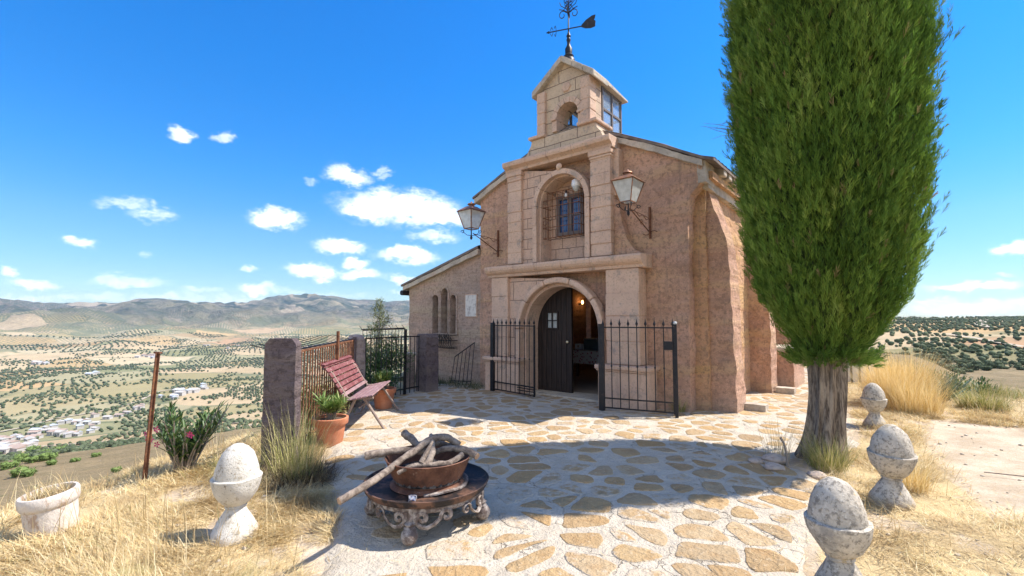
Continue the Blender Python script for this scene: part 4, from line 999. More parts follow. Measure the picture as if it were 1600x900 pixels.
# lanterns
def lantern(label, s_):
    L = thing('wall_lantern', label, 'lantern', L2W(s_, .42, 3.30), CH_R)
    by = -.90                                  # lantern axis, out from the wall
    MB().box(-.02, .02, -.012, .02, -.30, .36).build('wall_plate', M_RUST, L)
    q = MB(); q.tube([(0, 0, -.18), (0, by+.06, .16)], .013, 6)
    zig = [(0, -.02, .12), (0, -.16, .06), (0, -.30, .14), (0, -.46, .08), (0, -.62, .15), (0, by+.10, .15)]
    q.tube(zig, .008, 5); q.tube([(0, -.02, .12), (0, by+.1, .15)], .006, 5)
    q.tube([(.0, -.38+.05*math.cos(a), -.02+.05*math.sin(a)) for a in np.linspace(0, 6, 12)], .006, 4)
    q.tube([(.16*u, 0.0, -.18+.04*math.sin(u*3)) for u in np.linspace(-1, 1, 7)], .008, 5)
    q.build('bracket_arm', M_RUST, L)
    zb = .26; q = MB()
    for a in range(4):
        th = R(45+90*a); c, s = math.cos(th), math.sin(th)
        pts = [(c*.0, by+s*.0, .10), (c*.10, by+s*.10, .11), (c*.17, by+s*.17, .17), (c*.17, by+s*.17, .24)]
        q.tube(pts, .007, 5)
        sc = [(c*(.20+.04*math.cos(t_)*(1-t_/9)), by+s*(.20+.04*math.cos(t_)*(1-t_/9)), .18+.045*math.sin(t_)*(1-t_/9)) for t_ in np.linspace(0, 6.5, 14)]
        q.tube(sc, .008, 5)
    q.lathe([(.001, .0), (.025, .02), (.03, .06), (.015, .10), (.012, .24), (.001, .25)], (0, by, .0), 10)
    q.build('cradle', M_IRON, L)
    fr = MB(); wb, wt, h = .115, .225, .40
    cor = [(-1, -1), (1, -1), (1, 1), (-1, 1)]
    for (a, b) in cor: fr.tube([(a*wb, by+b*wb, zb), (a*wt, by+b*wt, zb+h)], .011, 4)
    for k in range(4):
        (a, b), (c, d_) = cor[k], cor[(k+1) % 4]
        fr.tube([(a*wb, by+b*wb, zb), (c*wb, by+d_*wb, zb)], .012, 4); fr.tube([(a*wt, by+b*wt, zb+h), (c*wt, by+d_*wt, zb+h)], .012, 4)
    fo_ = fr.build('lantern_frame', M_COPPER, L)
    for k in range(4):
        (a, b), (c, d_) = cor[k], cor[(k+1) % 4]; e_ = .97
        MB().add([(a*wb*e_, by+b*wb*e_, zb), (c*wb*e_, by+d_*wb*e_, zb), (c*wt*e_, by+d_*wt*e_, zb+h), (a*wt*e_, by+b*wt*e_, zb+h)], [(0, 1, 2, 3)]).build('glass_pane', M_FROST, L)
    cp = MB(); wr = wt+.03
    base = [(a*wr, by+b*wr, zb+h) for a, b in cor]; t1 = [(a*.09, by+b*.09, zb+h+.12) for a, b in cor]
    cp.add(base+t1, [(0, 1, 5, 4), (1, 2, 6, 5), (2, 3, 7, 6), (3, 0, 4, 7), (3, 2, 1, 0), (4, 5, 6, 7)])
    cp.build('cap', M_COPPER, L, bevel=.006)
    MB().lathe([(.06, 0), (.06, .04), (.10, .045), (.085, .07), (.03, .085), (.012, .12), (.001, .125)], (0, by, zb+h+.12), 10).build('vent', M_COPPER, L, smooth=True)
    return L
la = lantern('big iron lantern on a bracket left of the portal, sky behind it', -2.13); la.scale = (.92, .97, .94)
la = lantern('big coppery iron lantern on the bracket right of the portal', 1.55); la.scale = (.84, .97, .88)
# dome camera and bulb
cm = thing('security_camera', 'small white dome camera hanging at the top right of the niche', 'security camera', L2W(.08, .30, 4.40), CH_R); cm.scale = (1.35, 1.35, 1.35)
MB().tube([(0, .1, .06), (0, 0, .08), (0, 0, 0)], .016, 8).build('arm', M_WHITEP, cm); MB().lathe([(.03, .0), (.07, -.03), (.075, -.10), (.06, -.12)], n=16).build('housing', M_WHITEP, cm, smooth=True)
MB().lathe([(.058, -.12), (.055, -.15), (.03, -.185), (.001, -.19)], n=16).build('dome', M_FROST, cm, smooth=True)
tag(cm)
bb = thing('hanging_bulb', 'bare white light bulb hanging inside the niche grille', 'light bulb', L2W(-.23, .40, 4.22), CH_R)
MB().tube([(0, 0, .03), (0, 0, -.04)], .02, 8).build('socket', M_IRON, bb); MB().lathe([(.018, -.04), (.034, -.08), (.03, -.11), (.001, -.13)], n=12).build('glass', M_WHITEP, bb, smooth=True)

# weathervane
wv = thing('weathervane', 'black iron weathervane with arrow and scrolls on the belfry top', 'weathervane', L2W(-.15, .42, 6.99), CH_R+R(22))
wv.scale = (.98, .98, 1.18)
MB().lathe([(.13, -.06), (.13, .02), (.10, .05), (.11, .09), (.075, .12), (.08, .22), (.06, .25), (.035, .30), (.035, .36), (.05, .39), (.032, .43), (.05, .46), (.03, .50), (.015, .54), (.013, .80), (.001, .82)], n=12).build('post', M_IRON, wv, smooth=True)
q = MB(); q.tube([(-.42, 0, .60), (.36, 0, .60)], .012, 6)
q.tube([(-.50, 0, .60), (-.42, 0, .60)], [.002, .03], 6)
for s in (-1, 1):
    q.tube([(-.34-.03*t_+.0, 0, .60+s*(.02+.06*math.sin(t_*1.6))) for t_ in np.linspace(0, 1.9, 8)], .007, 4)
    q.tube([(-.27-.02*t_, 0, .60+s*(.02+.08*math.sin(t_*1.5))) for t_ in np.linspace(0, 1.8, 8)], .007, 4)
q.build('arrow', M_IRON, wv)
MB().poly_y([(.28, .62), (.38, .70), (.50, .755), (.58, .765), (.565, .70), (.54, .675), (.58, .65), (.57, .555), (.48, .535), (.36, .55), (.28, .585)], -.012, .012).build('tail_vane', M_IRON, wv, bevel=.003)
q = MB()
for s in (-1, 1):
    q.tube([(0, 0, .82), (s*.02, 0, .90)]+[(s*(.13+(.085-.008*t_)*math.cos(2.6-t_)), 0, .87+(.085-.008*t_)*math.sin(2.6-t_)) for t_ in np.linspace(0, 6.2, 16)], .009, 5)
    q.tube([(0, s*.02, .88)]+[(0, s*(.10+(.07-.007*t_)*math.cos(2.6-t_)), .9+(.07-.007*t_)*math.sin(2.6-t_)) for t_ in np.linspace(0, 6.0, 14)], .008, 5)
    q.tube([(0, 0, .86), (s*.04, 0, .98), (s*.16, 0, 1.05), (s*.19, 0, 1.12)], .008, 5)
    q.tube([(0, 0, .90), (s*.10, 0, .96), (s*.20, 0, .99)], .008, 5)
q.tube([(0, 0, .8), (0, 0, 1.2)], .011, 6)
for k, h_ in enumerate((.96, 1.02, 1.08)):
    q.tube([(.07*math.cos(a)*(1+.2*k), 0, h_+.05+.05*math.sin(a)) for a in np.linspace(0, 6.28, 12)], .007, 4)
for a, b in ((-.12, .08), (-.04, .16), (.04, -.1), (.12, -.05)):
    q.tube([(a, 0, .95), (b, 0, 1.14)], .007, 4)
q.build('scrollwork', M_IRON, wv)

# plaque and flower-box cradle on the aisle wall
pq = thing('wall_plaque', 'white tiled plaque fixed on the grey-pink wall right of the three windows', 'plaque', L2W(-3.04, .455, 1.90), CH_R)
MB().box(-.18, .18, -.0, .03, -.26, .26).build('tile_panel', mat('plaque_tile', lambda t: t.mix(t.step(t.noise(9, 5, .75, vec=t.coord()), .48, .62, 0, .75), (.62, .58, .52), (.30, .25, .22)), rough=.6), pq, bevel=.005)
MB().box(-.20, .20, .01, .04, -.285, -.262).box(-.20, .20, .01, .04, .262, .285).box(-.203, -.182, .01, .04, -.28, .28).box(.182, .203, .01, .04, -.28, .28).build('frame', M_STONE, pq)
fb = thing('window_planter', 'black wrought iron planter cage under the three narrow windows', 'planter', L2W(-4.02, .48, .88), CH_R)
q = MB()
for z in (.0, .16, .30): 
    q.tube([(-.50, 0, z), (-.50, -.22, z), (.50, -.22, z), (.50, 0, z)], .010, 5)
for k in range(13): x = -.5+k/12.; q.tube([(x, -.22, .32), (x, -.23, .05), (x, -.12, -.03), (x, 0, -.05)], .007, 4)
for k in range(10): q.tube([(-.45+k*.1+.04*math.cos(a), -.235, .22+.05*math.sin(a)) for a in np.linspace(0, 5.2, 9)], .008, 4)
q.build('iron_cage', M_IRON, fb)
n = 260; P = np.column_stack([rng.uniform(-.46, .46, n), rng.uniform(-.2, -.03, n), rng.uniform(.05, .30, n)])
M_DEADW = mat('dead_weed', lambda t: t.ramp(t.attr('rv'), [(0, (.05, .035, .025)), (.6, (.12, .085, .05)), (1, (.22, .16, .09))]), rough=.95)
blades(P, rng.uniform(0, 6.28, n), rng.uniform(.2, 1.6, n), rng.uniform(.06, .2, n), np.full(n, .012), rng.uniform(.2, 1.6, n), 'dead_flowers', M_DEADW, fb)

# gates of the porch
def gate(name, label, a, b, flip):
    A = Vector(a); Bv = Vector(b); L = (Bv-A).length; rz = math.atan2((Bv-A).y, (Bv-A).x)
    G = thing('iron_gate', label, 'gate', a, rz)
    hang = MB()
    if flip: MB().box(-.02, .08, -.03, .03, .02, 1.50).build('box_post', M_IRON, G, bevel=.005)
    q = MB(); n = max(2, round(L/.145))
    for z in (.06, .22, 1.43): q.box(.04, L-.02, -.012, .012, z, z+.022)
    q.box(L-.03, L, -.014, .014, .05, 1.46)
    q.build('rails', M_IRON, G)
    bars = MB(); tips = MB()
    for k in range(n+1):
        x = .06+(L-.08)*k/n
        bars.tube([(x, 0, .07), (x, 0, 1.46)], .0085, 6)
        bars.lathe([(.008, -.02), (.018, 0), (.008, .02)], (x, 0, .78), 6)
        tips.lathe([(.004, 0), (.010, .02), (.024, .05), (.010, .09), (.001, .145)], (x, 0, 1.45), 6)
    bars.build('bars', M_IRON, G); tips.build('spear_tips', M_IRON, G)
    return G, L
G1, L1 = gate('iron_gate', 'black spear-topped iron gate leaf standing at the left of the door', L2W(-1.93, 0), L2W(-.60, -.20), True)
q = MB()
for z in (.10, .15, .20): q.box(L1*.62, L1-.02, -.015, .015, z+.03, z+.045)
q.build('mended_corner', M_IRON, G1)
G2, L2_ = gate('iron_gate', 'black spear-topped iron gate with lock box at the right of the door', L2W(.93, -.36), L2W(2.12, -.05), True)
MB().box(L2_-.005, L2_+.045, -.025, .025, 0, 1.50).build('end_post', M_IRON, G2, bevel=.004); MB().lathe([(.03, 0), (.035, .02), (.02, .045), (.001, .05)], (L2_+.02, 0, 1.50), 10).build('post_cap', M_FROST, G2)
MB().box(L2_-.16, L2_-.01, -.03, .03, 1.08, 1.22).build('lock_box', M_IRON, G2, bevel=.006)
# leaning iron panel by the aisle wall
q = thing('leaning_railing', 'small black iron railing panel leaning against the aisle wall', 'railing', L2W(-3.05, .35, .0), CH_R)
MB().tube([(-.42, 0, .65), (.25, .0, 1.02)], .014, 5).build('rail', M_IRON, q); MB().tube([(-.42, -.12, .08), (.25, -.12, .12)], .012, 5).build('rail', M_IRON, q); m = MB()
for k in range(6): u = k/5; m.tube([(-.42+.67*u, -.13, .0), (-.42+.67*u, 0, .65+.37*u)], .009, 5)
m.build('bars', M_IRON, q)
# loose blocks at the feet of the buttresses
for (x, y, dx, lab) in [(2.83, 1.22, .34, 'pale squared stone lying at the foot of the nearest buttress'), (2.88, 3.70, .34, 'pale squared stone lying at the foot of the second buttress')]:
    o = MB().box(0, dx, 0, .24, 0, .13).xf(Matrix.Translation(L2W(x, y, 0)) @ Matrix.Rotation(CH_R, 4, 'Z')).build('stone_block', M_LICHEN, rough=.006, cut=.07); tag(o, lab, 'stone block')
def gz(x, y):
    s = float(poly_sd(x, y)); h = float(height(x, y))
    if s > 0: h = max(h, float(terrace_z(np.array(x), np.array(y), np.array(s))))
    return h
# ------------------------------------------------------------------ cypress
def m_cyp(t):
    rv = t.attr('rv'); n = t.noise(1.6, 4, .6, vec=t.coord())
    c = t.ramp(rv, [(0, (.05, .10, .015)), (.4, (.125, .21, .03)), (.75, (.21, .30, .05)), (.97, (.32, .40, .09)), (1, (.30, .20, .10))])
    c = t.mix(t.step(n, .35, .7, 0, .45), c, (.13, .25, .04))
    tr = t.n.new('ShaderNodeBsdfTranslucent'); t.put(tr.inputs[0], c)
    mx = t.n.new('ShaderNodeMixShader'); mx.inputs[0].default_value = .30
    t.l.new(t.b.outputs[0], mx.inputs[1]); t.l.new(tr.outputs[0], mx.inputs[2]); t.l.new(mx.outputs[0], t.o.inputs[0])
    return c
M_CYP = mat('cypress_foliage', m_cyp, rough=.75, spec=.2)
CX, CY = 3.70, 5.44
cyp = thing('cypress_tree', 'tall dense columnar cypress with a bare grey trunk at the terrace edge', 'tree', (CX, CY, 0))
def crown_r(z, a):
    zt = [1.08, 1.18, 1.4, 1.75, 2.3, 3.2, 4.5, 5.6, 6.6, 7.3, 7.9, 8.3]; rr = [.14, .30, .47, .67, .86, .98, 1.05, 1.06, .95, .74, .42, .02]
    r = np.interp(z, zt, rr)
    lump = fbm(np.cos(a)*2.2+z*.22+8, np.sin(a)*2.2-z*.2+8, 3)-.5
    lump2 = fbm(a*3.2+20, z*.8+5, 3)-.5
    plume = fbm(a*6.5+3+z*.3, z*1.1+50, 2)-.5
    return r*(1+.22*lump+.14*lump2+.22*plume)
n = 44000
z0 = rng.uniform(0, 1, n*2); z0 = 1.10+7.15*z0; a0 = rng.uniform(0, 2*math.pi, n*2)
keep = rng.random(n*2) < crown_r(z0, a0)/1.15; z0 = z0[keep][:n]; a0 = a0[keep][:n]; n = len(z0)
fr_ = 1-np.abs(rng.normal(0, .13, n))-.03; fr_ = np.where(rng.random(n) < .05, rng.uniform(1.0, 1.05, n), fr_)
rr_ = crown_r(z0, a0)*np.clip(fr_, .4, 1.10)
fl = rng.random(n) < .012; z0 = np.where(fl, rng.uniform(1.04, 1.2, n), z0); rr_ = np.where(fl, rng.uniform(.15, .42, n), rr_)
P = np.stack([rr_*np.cos(a0)+.03+.030*np.maximum(z0-2, 0), rr_*np.sin(a0), z0], 1)
out_ = np.stack([np.cos(a0), np.sin(a0), np.zeros(n)], 1)
up = np.array([0, 0, 1.])
lean = rng.uniform(.10, .62, n); lean = np.where(fl, rng.uniform(.5, 1.5, n), lean)[:, None]; D = out_*np.sin(lean)+up*np.cos(lean)+rng.normal(0, .16, (n, 3)); D /= np.linalg.norm(D, axis=1)[:, None]
T = np.cross(D, rng.normal(0, 1, (n, 3))); T /= np.linalg.norm(T, axis=1)[:, None]; Bn = np.cross(D, T)
Ls = rng.uniform(.08, .19, n)
K = 13; VV = []; RV = []
base_rv = np.clip(.45+.55*(fbm(a0*4+3, z0*1.8+2, 3)-.5)*2+rng.normal(0, .16, n), 0, .97)
base_rv = np.where(rng.random(n) < .012, 1.0, base_rv)
for k in range(K):
    u = k/K*.85; sidef = (1 if k % 2 else -1)
    fan = rng.uniform(.22, .55, n)*sidef if k else np.zeros(n)
    ax = T*np.cos(k*1.9)+Bn*np.sin(k*1.9)
    st = P+D*(Ls*u)[:, None]
    dd = D*np.cos(fan)[:, None]+ax*np.sin(fan)[:, None]
    ln = Ls*(.66-.38*u)*(1.5 if k == 0 else 1); sw = np.cross(dd, rng.normal(0, 1, (n, 3))); sw /= np.linalg.norm(sw, axis=1)[:, None]
    wd = (.0028+.0018*rng.random(n))[:, None]
    q = np.stack([st, st+dd*(ln*.45)[:, None]+sw*wd, st+dd*ln[:, None], st+dd*(ln*.45)[:, None]-sw*wd], 1)
    VV.append(q); RV.append(np.repeat(base_rv[:, None], 4, 1))
V = np.stack(VV, 1).reshape(-1, 3); RVv = np.stack(RV, 1).ravel()
F = np.arange(len(V)).reshape(-1, 4)
npmesh('crown', V, F, M_CYP, cyp, {'rv': RVv})
# added dark shell inside the crown; blocks light, inner shade put into its colour
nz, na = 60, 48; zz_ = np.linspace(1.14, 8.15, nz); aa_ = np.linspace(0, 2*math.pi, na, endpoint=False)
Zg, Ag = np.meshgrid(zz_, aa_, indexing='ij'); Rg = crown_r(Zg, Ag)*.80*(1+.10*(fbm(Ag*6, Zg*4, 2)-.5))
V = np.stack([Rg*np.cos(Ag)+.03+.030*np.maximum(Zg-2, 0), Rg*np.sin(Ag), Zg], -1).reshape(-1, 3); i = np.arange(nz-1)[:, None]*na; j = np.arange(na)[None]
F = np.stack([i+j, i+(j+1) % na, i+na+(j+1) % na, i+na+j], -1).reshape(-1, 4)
M_INNERF = mat('dark_inner_shell', lambda t: t.mix(t.step(t.noise(14, 6, .75, vec=t.coord()), .35, .65), (.018, .026, .008), (.06, .10, .02)), rough=.95)
npmesh('dark_inner_shell', V, F, M_INNERF, cyp)
def m_trunk(t):
    P = t.coord(); x, y, z = t.sep(P); q = t.comb(x, y, t.math('MULTIPLY', z, .12))
    n = t.noise(30, 7, .75, vec=q); n2 = t.noise(5, 5, .6, vec=t.comb(x, y, t.math('MULTIPLY', z, .4)))
    c = t.mix(t.step(n, .38, .62), (.10, .070, .050), (.44, .345, .25)); c = t.mix(t.step(n2, .5, .7, 0, .5), c, (.30, .24, .185))
    return c, t.bump(n, 1.0, .05)
M_TRUNK = mat('cypress_bark', m_trunk, rough=.95)
q = MB(); N = 40; rows = []
for iz, z in enumerate(np.linspace(-.15, 1.9, 34)):
    row = []
    for k in range(N):
        a = 2*math.pi*k/N
        r = .172+.08*math.exp(-max(z, 0)/.20)*(1+.35*math.sin(3*a+1))+.020*math.sin(5*a+z*1.2)+.016*math.sin(9*a-z*1.9+1)+.010*math.sin(17*a+z*1.5)+.02*(z > .9)*(z-.9)
        row.append((-.13*math.exp(-max(z, 0)/.6)+r*math.cos(a), -.02+r*math.sin(a), z))
    rows.append(row)
q.v = [v for r in rows for v in r]; q.f = [(i*N+k, i*N+(k+1) % N, (i+1)*N+(k+1) % N, (i+1)*N+k) for i in range(33) for k in range(N)]
q.build('trunk', M_TRUNK, cyp, smooth=True)
q = MB(); q.tube([(0, 0, 1.5), (-.05, .03, 4.5), (0, 0, 7.8)], [.2, .12, .02], 8)
for k in range(26):
    a = rng.uniform(0, 6.28); z = rng.uniform(1.15, 3); r = float(crown_r(z+.5, a))*.85
    q.tube([(0, 0, z-.1), (r*.5*math.cos(a), r*.5*math.sin(a), z+.15), (r*math.cos(a), r*math.sin(a), z+.7)], [.035, .018, .004], 5)
q.build('limb', M_TRUNK, cyp)
# bare twigs poking out on the left
q = MB()
for k in range(9):
    z = 4.15+random.uniform(-.1, .1); l_ = random.uniform(.7, 1.1); dz = random.uniform(-.12, .16)
    m1_ = (-.5-.42*l_, .34+.28*l_, z+dz*.4); q.tube([(-.5, .34, z-.25), (-.72, .48, z-.08), m1_, (-.5-.56*l_, .34+.36*l_+random.uniform(-.05, .05), z+dz)], [.007, .005, .003, .0015], 4)
q.build('dead_twigs', M_TRUNK, cyp)

# ------------------------------------------------------------------ egg-and-cup finials
def m_finial(t):
    P0 = t.coord(); x, y, z = t.sep(P0); oi = t.n.new('ShaderNodeObjectInfo').outputs['Random']; P = t.vmath('ADD', P0, t.comb(t.math('MULTIPLY', oi, 31.), t.math('MULTIPLY', oi, 17.), 0)); n = t.noise(5, 6, .7, vec=P); n2 = t.noise(30, 6, .75, vec=P)
    c = t.mix(t.step(n, .35, .65), (.60, .53, .43), (.42, .37, .30))
    c = t.mix(t.step(n2, .48, .60, 0, .75), c, (.17, .15, .125)); c = t.mix(t.step(t.noise(44, 4, .7, vec=t.vmath('ADD', P, (2, 2, 9))), .58, .66, 0, .8), c, (.66, .61, .52))
    c = t.mix(t.step(t.noise(3, 6, .7, vec=t.vmath('ADD', P, (4, 4, 4))), .55, .66, 0, .6), c, (.25, .24, .225))
    c = t.mix(t.step(t.noise(9, 6, .8, vec=t.vmath('ADD', P, (8, 1, 4))), .60, .68, 0, .7), c, (.45, .31, .13)); c = t.mix(t.step(t.math('ADD', z, t.math('MULTIPLY', n, .10)), .06, .16, .6, 0), c, (.36, .27, .17))
    return c, t.bump(t.math('ADD', n2, t.math('MULTIPLY', t.noise(90, 3, .7, vec=P), .6)), .9, .010)
def m_finialw(t):
    P = t.coord(); n2 = t.noise(18, 6, .75, vec=P)
    c = t.mix(t.step(t.noise(4, 5, .6, vec=P), .35, .65), (.66, .62, .55), (.52, .48, .41))
    c = t.mix(t.step(n2, .54, .64, 0, .7), c, (.30, .24, .16)); c = t.mix(t.step(t.noise(60, 3, .7, vec=P), .60, .68, 0, .8), c, (.16, .13, .10)); c = t.mix(t.step(t.noise(7, 6, .7, vec=t.vmath('ADD', P, (8, 1, 4))), .60, .70, 0, .5), c, (.52, .42, .27))
    return c, t.bump(t.math('ADD', n2, t.noise(80, 3, .7, vec=P)), .8, .008)
M_FIN = mat('lichened_stone', m_finial, rough=.95, spec=.1); M_FINW = mat('whitewashed_stone', m_finialw, rough=.95, spec=.1)
def finial(x, y, label, m, s=1.0, tilt=(0, 0), seed=0):
    f = thing('stone_finial', label, 'finial', (x, y, gz(x, y)), seed*1.3)
    f.rotation_euler = (tilt[0], tilt[1], seed*1.3)
    def L(name, prof, sm=True):
        o = MB().lathe([(r*s, z*s) for r, z in prof], n=36).build(name, m, f, smooth=True)
        me = o.data
        for v in me.vertices:
            nn = mnoise.noise_vector(Vector(v.co)*14+Vector((seed*7, 0, 0)))*.007; v.co += nn
        return o
    L('foot', [(.001, 0), (.158, 0), (.158, .04), (.145, .065), (.118, .115), (.090, .165), (.068, .205), (.058, .225), (.001, .227)])
    L('cup', [(.001, .212), (.060, .212), (.074, .222), (.068, .234), (.090, .252), (.118, .284), (.142, .325), (.158, .370), (.168, .415), (.170, .436), (.163, .442), (.140, .440), (.001, .438)])
    L('egg', [(.001, .42), (.148, .42), (.150, .45), (.145, .495), (.130, .55), (.105, .603), (.072, .645), (.038, .667), (.012, .674), (.001, .675)])
    return f
finial(-2.05, 3.52, 'whitewashed stone egg finial alone in the straw left of the fire pit', M_FINW, 1.0, (0, 0), 1)
finial(1.93, 2.80, 'nearest grey stone egg finial at the right edge of the paving', M_FIN, 1.0, (0, .02), 2)
finial(3.33, 4.16, 'middle of the three grey stone finials, leaning slightly, behind the nearest', M_FIN, 1.03, (-.05, .05), 3)
finial(5.42, 7.0, 'farthest and smallest looking stone finial beside the golden grass clump', M_FIN, .96, (0, .0), 4)

# ------------------------------------------------------------------ fire pit
def m_rustpan(t):
    P = t.coord(); n = t.noise(7, 6, .7, vec=P); n2 = t.noise(40, 5, .7, vec=P)
    c = t.mix(t.step(n, .35, .68), (.10, .045, .03), (.21, .10, .06)); c = t.mix(t.step(n2, .5, .7, 0, .6), c, (.06, .04, .032))
    c = t.mix(t.step(t.noise(13, 6, .75, vec=t.vmath('ADD', P, (3, 3, 0))), .60, .70, 0, .5), c, (.45, .36, .28))
    return c, t.bump(n2, .6, .006)
M_PAN = mat('rusty_pan_iron', m_rustpan, rough=.7, metal=.15)
M_SCROLL = mat('worn_scroll_iron', lambda t: (t.mix(t.step(t.noise(18, 6, .7, vec=t.coord()), .4, .65), (.13, .095, .08), (.40, .35, .31)), t.bump(t.noise(60, 4, .7, vec=t.coord()), .5, .004)), rough=.7, metal=.3)
M_TRAY = mat('sooty_tray_iron', lambda t: (t.mix(t.step(t.noise(5, 6, .7, vec=t.coord()), .46, .62), (.025, .02, .02), (.17, .09, .06)), t.bump(t.noise(40, 5, .7, vec=t.coord()), .6, .006)), rough=.6, metal=.2)
FX, FY = -.68, 3.78
fp = thing('fire_pit_stand', 'round wrought iron stand with scrolls, rimmed tray and ball feet on the paving', 'fire pit stand', (FX, FY, gz(FX, FY)))
MB().lathe([(.001, .245), (.44, .245), (.47, .25), (.485, .275), (.495, .30), (.485, .302), (.472, .285), (.44, .270), (.001, .262)], n=48).build('tray', M_TRAY, fp, smooth=True)
q = MB(); q.tube([(.43*math.cos(a), .43*math.sin(a), .225) for a in np.linspace(0, 2*math.pi, 33)], .016, 6, cap=False, flat=1.5); q.build('ring', M_SCROLL, fp)
def spiral(c, r0, r1, a0, a1, n=18):
    return [(c[0]+(r0+(r1-r0)*k/n)*math.cos(a0+(a1-a0)*k/n), c[1]+(r0+(r1-r0)*k/n)*math.sin(a0+(a1-a0)*k/n)) for k in range(n+1)]
for k in range(4):
    th = math.atan2(-.47, -.04)+k*math.pi/2
    ux, uy = math.cos(th), math.sin(th); leg = MB()
    leg.tube([(ux*.43, uy*.43, .24), (ux*.44, uy*.44, .12)], .020, 8)
    leg.lathe([(.02, .10), (.045, .11), (.03, .125), (.042, .14), (.02, .155)], (ux*.44, uy*.44, 0), 14)
    lo = leg.build('leg', M_SCROLL, fp, smooth=True)
    MB().lathe([(.001, 0)]+[(.060*math.sin(a), .060-.060*math.cos(a)) for a in np.linspace(.15, math.pi-.15, 12)]+[(.001, .12)], (ux*.45, uy*.45, -.003), 20).build('ball_foot', M_SCROLL, lo, smooth=True)
    tx, ty = -uy, ux; q = MB()
    for s_ in (-1, 1):
        # S scroll in the tangential plane, springing from the leg and rolling up under the ring
        sp1 = spiral((.20, .155), .012, .052, 7.2, 2.2)
        pts = [(.03, .10), (.055, .105)]
        a_ = [(.03, .215), (.035, .15), (.07, .115), (.12, .105), (.17, .125), (.215, .165)]
        sp0 = spiral((.083, .175), .045, .010, math.pi, -4.2+math.pi*0)
        s2 = spiral((.245, .165), .050, .010, math.pi*1.05, math.pi*1.05+7.0)
        for path in (a_+[(p_[0], p_[1]) for p_ in spiral((.262, .175), .046, .010, math.pi*1.0, math.pi*1.0-6.6)], [(.04, .15)]+spiral((.085, .172), .042, .010, math.pi, math.pi-6.4)):
            P3 = []
            for (u, z) in path:
                ang = th+s_*u/.44; P3.append((.44*math.cos(ang), .44*math.sin(ang), z))
            q.tube(P3, .0085, 6, flat=2.0)
    q.build('scroll', M_SCROLL, lo)
bw = thing('fire_bowl', 'rusty brown iron bowl resting on the round tray, full of sticks', 'fire bowl', (FX+.01, FY, fp.location.z+.262))
MB().lathe([(.001, 0), (.285, 0), (.30, .012), (.28, .03), (.262, .035), (.272, .06), (.30, .12), (.332, .205), (.342, .222), (.335, .226), (.322, .205), (.292, .12), (.26, .06), (.001, .045)], n=44).build('bowl', M_PAN, bw, smooth=True)
q = MB(); q.tube([(.30*math.cos(a), .30*math.sin(a), .02+.006*math.sin(5*a)) for a in np.linspace(-1.5, .6, 16)], .022, 6, flat=.5); q.build('ash_edge', M_SCROLL, bw)
M_ASH = mat('ash_and_charcoal', lambda t: (t.mix(t.step(t.noise(22, 5, .7, vec=t.coord()), .4, .65), (.02, .018, .017), (.22, .20, .18)), t.bump(t.noise(30, 5, .7, vec=t.coord()), 1, .03)), rough=.95)
MB().lathe([(.001, .10), (.12, .105), (.24, .095), (.288, .10), (.27, .05), (.001, .05)], n=30).build('ash', M_ASH, bw, smooth=True)
def m_log(t):
    P = t.coord(); n = t.noise(14, 7, .75, vec=P, dist=.6); n2 = t.noise(45, 5, .7, vec=P)
    c = t.mix(t.step(n, .35, .65), (.11, .08, .062), (.33, .265, .21)); return t.mix(t.step(n2, .5, .7, 0, .5), c, (.10, .08, .065)), t.bump(n, 1, .012)
M_LOG = mat('weathered_wood', m_log, rough=.95); M_LOGEND = mat('sawn_wood_end', lambda t: t.mix(t.noise(20, 4, .6, vec=t.coord()), (.30, .19, .12), (.48, .33, .22)), rough=.9)
def log(pts, rads, label, seed=0, fork=None):
    zb = fp.location.z; c_ = Vector((FX, FY, zb))
    rads = [r_*.84 for r_ in rads]; P = [c_+Vector(p)-Vector((0, 0, .012)) for p in pts]; Q = []; Rr = []
    for i in range(len(P)-1):
        for k in range(6):
            u = k/6; Q.append(P[i].lerp(P[i+1], u)); Rr.append(rads[i]*(1-u)+rads[i+1]*u)
    Q.append(P[-1]); Rr.append(rads[-1])
    for i in range(1, 3):   # soften bends
        Q = [Q[0]]+[(Q[j-1]+Q[j]*2+Q[j+1])/4 for j in range(1, len(Q)-1)]+[Q[-1]]
    Q = [p+mnoise.noise_vector(p*9+Vector((seed, 0, 0)))*.014+mnoise.noise_vector(p*26+Vector((seed, 5, 0)))*.005 for p in Q]
    Rr = [r*(1+.25*mnoise.noise(Vector((seed, i*.6, 0)))) for i, r in enumerate(Rr)]
    o0 = Q[0].copy()
    L = thing('firewood_stick', label, 'firewood', tuple(o0))
    m = MB().tube([p-o0 for p in Q], Rr, 10)
    if fork: m.tube([c_+Vector(p)-o0 for p in fork[0]], fork[1], 8)
    ob = m.build('stick', M_LOG, L, smooth=True)
    d = (Q[0]-Q[1]).normalized(); e = MB().lathe([(.001, 0), (Rr[0]*.9, 0), (Rr[0]*.88, .004), (.001, .005)], n=12)
    e.xf(d.to_track_quat('Z', 'Y').to_matrix().to_4x4()).build('sawn_end', M_LOGEND, L)
    return L
log([(-.45, -.68, .40), (-.30, -.42, .44), (-.12, -.10, .53), (.02, .08, .60), (.14, .14, .60), (.24, .16, .53)], [.031, .030, .031, .036, .036, .030], 'long pale crooked stick reaching down to the left out of the bowl', 1)
log([(-.46, -.12, .52), (-.30, -.05, .54), (-.12, .02, .53), (.06, .05, .50)], [.038, .034, .030, .028], 'thick grey stick pointing left over the bowl rim', 2)
log([(-.26, .34, .58), (-.16, .22, .55), (-.02, .06, .47), (.10, -.06, .42)], [.042, .036, .032, .028], 'short stub rising at the back left of the bowl', 3)
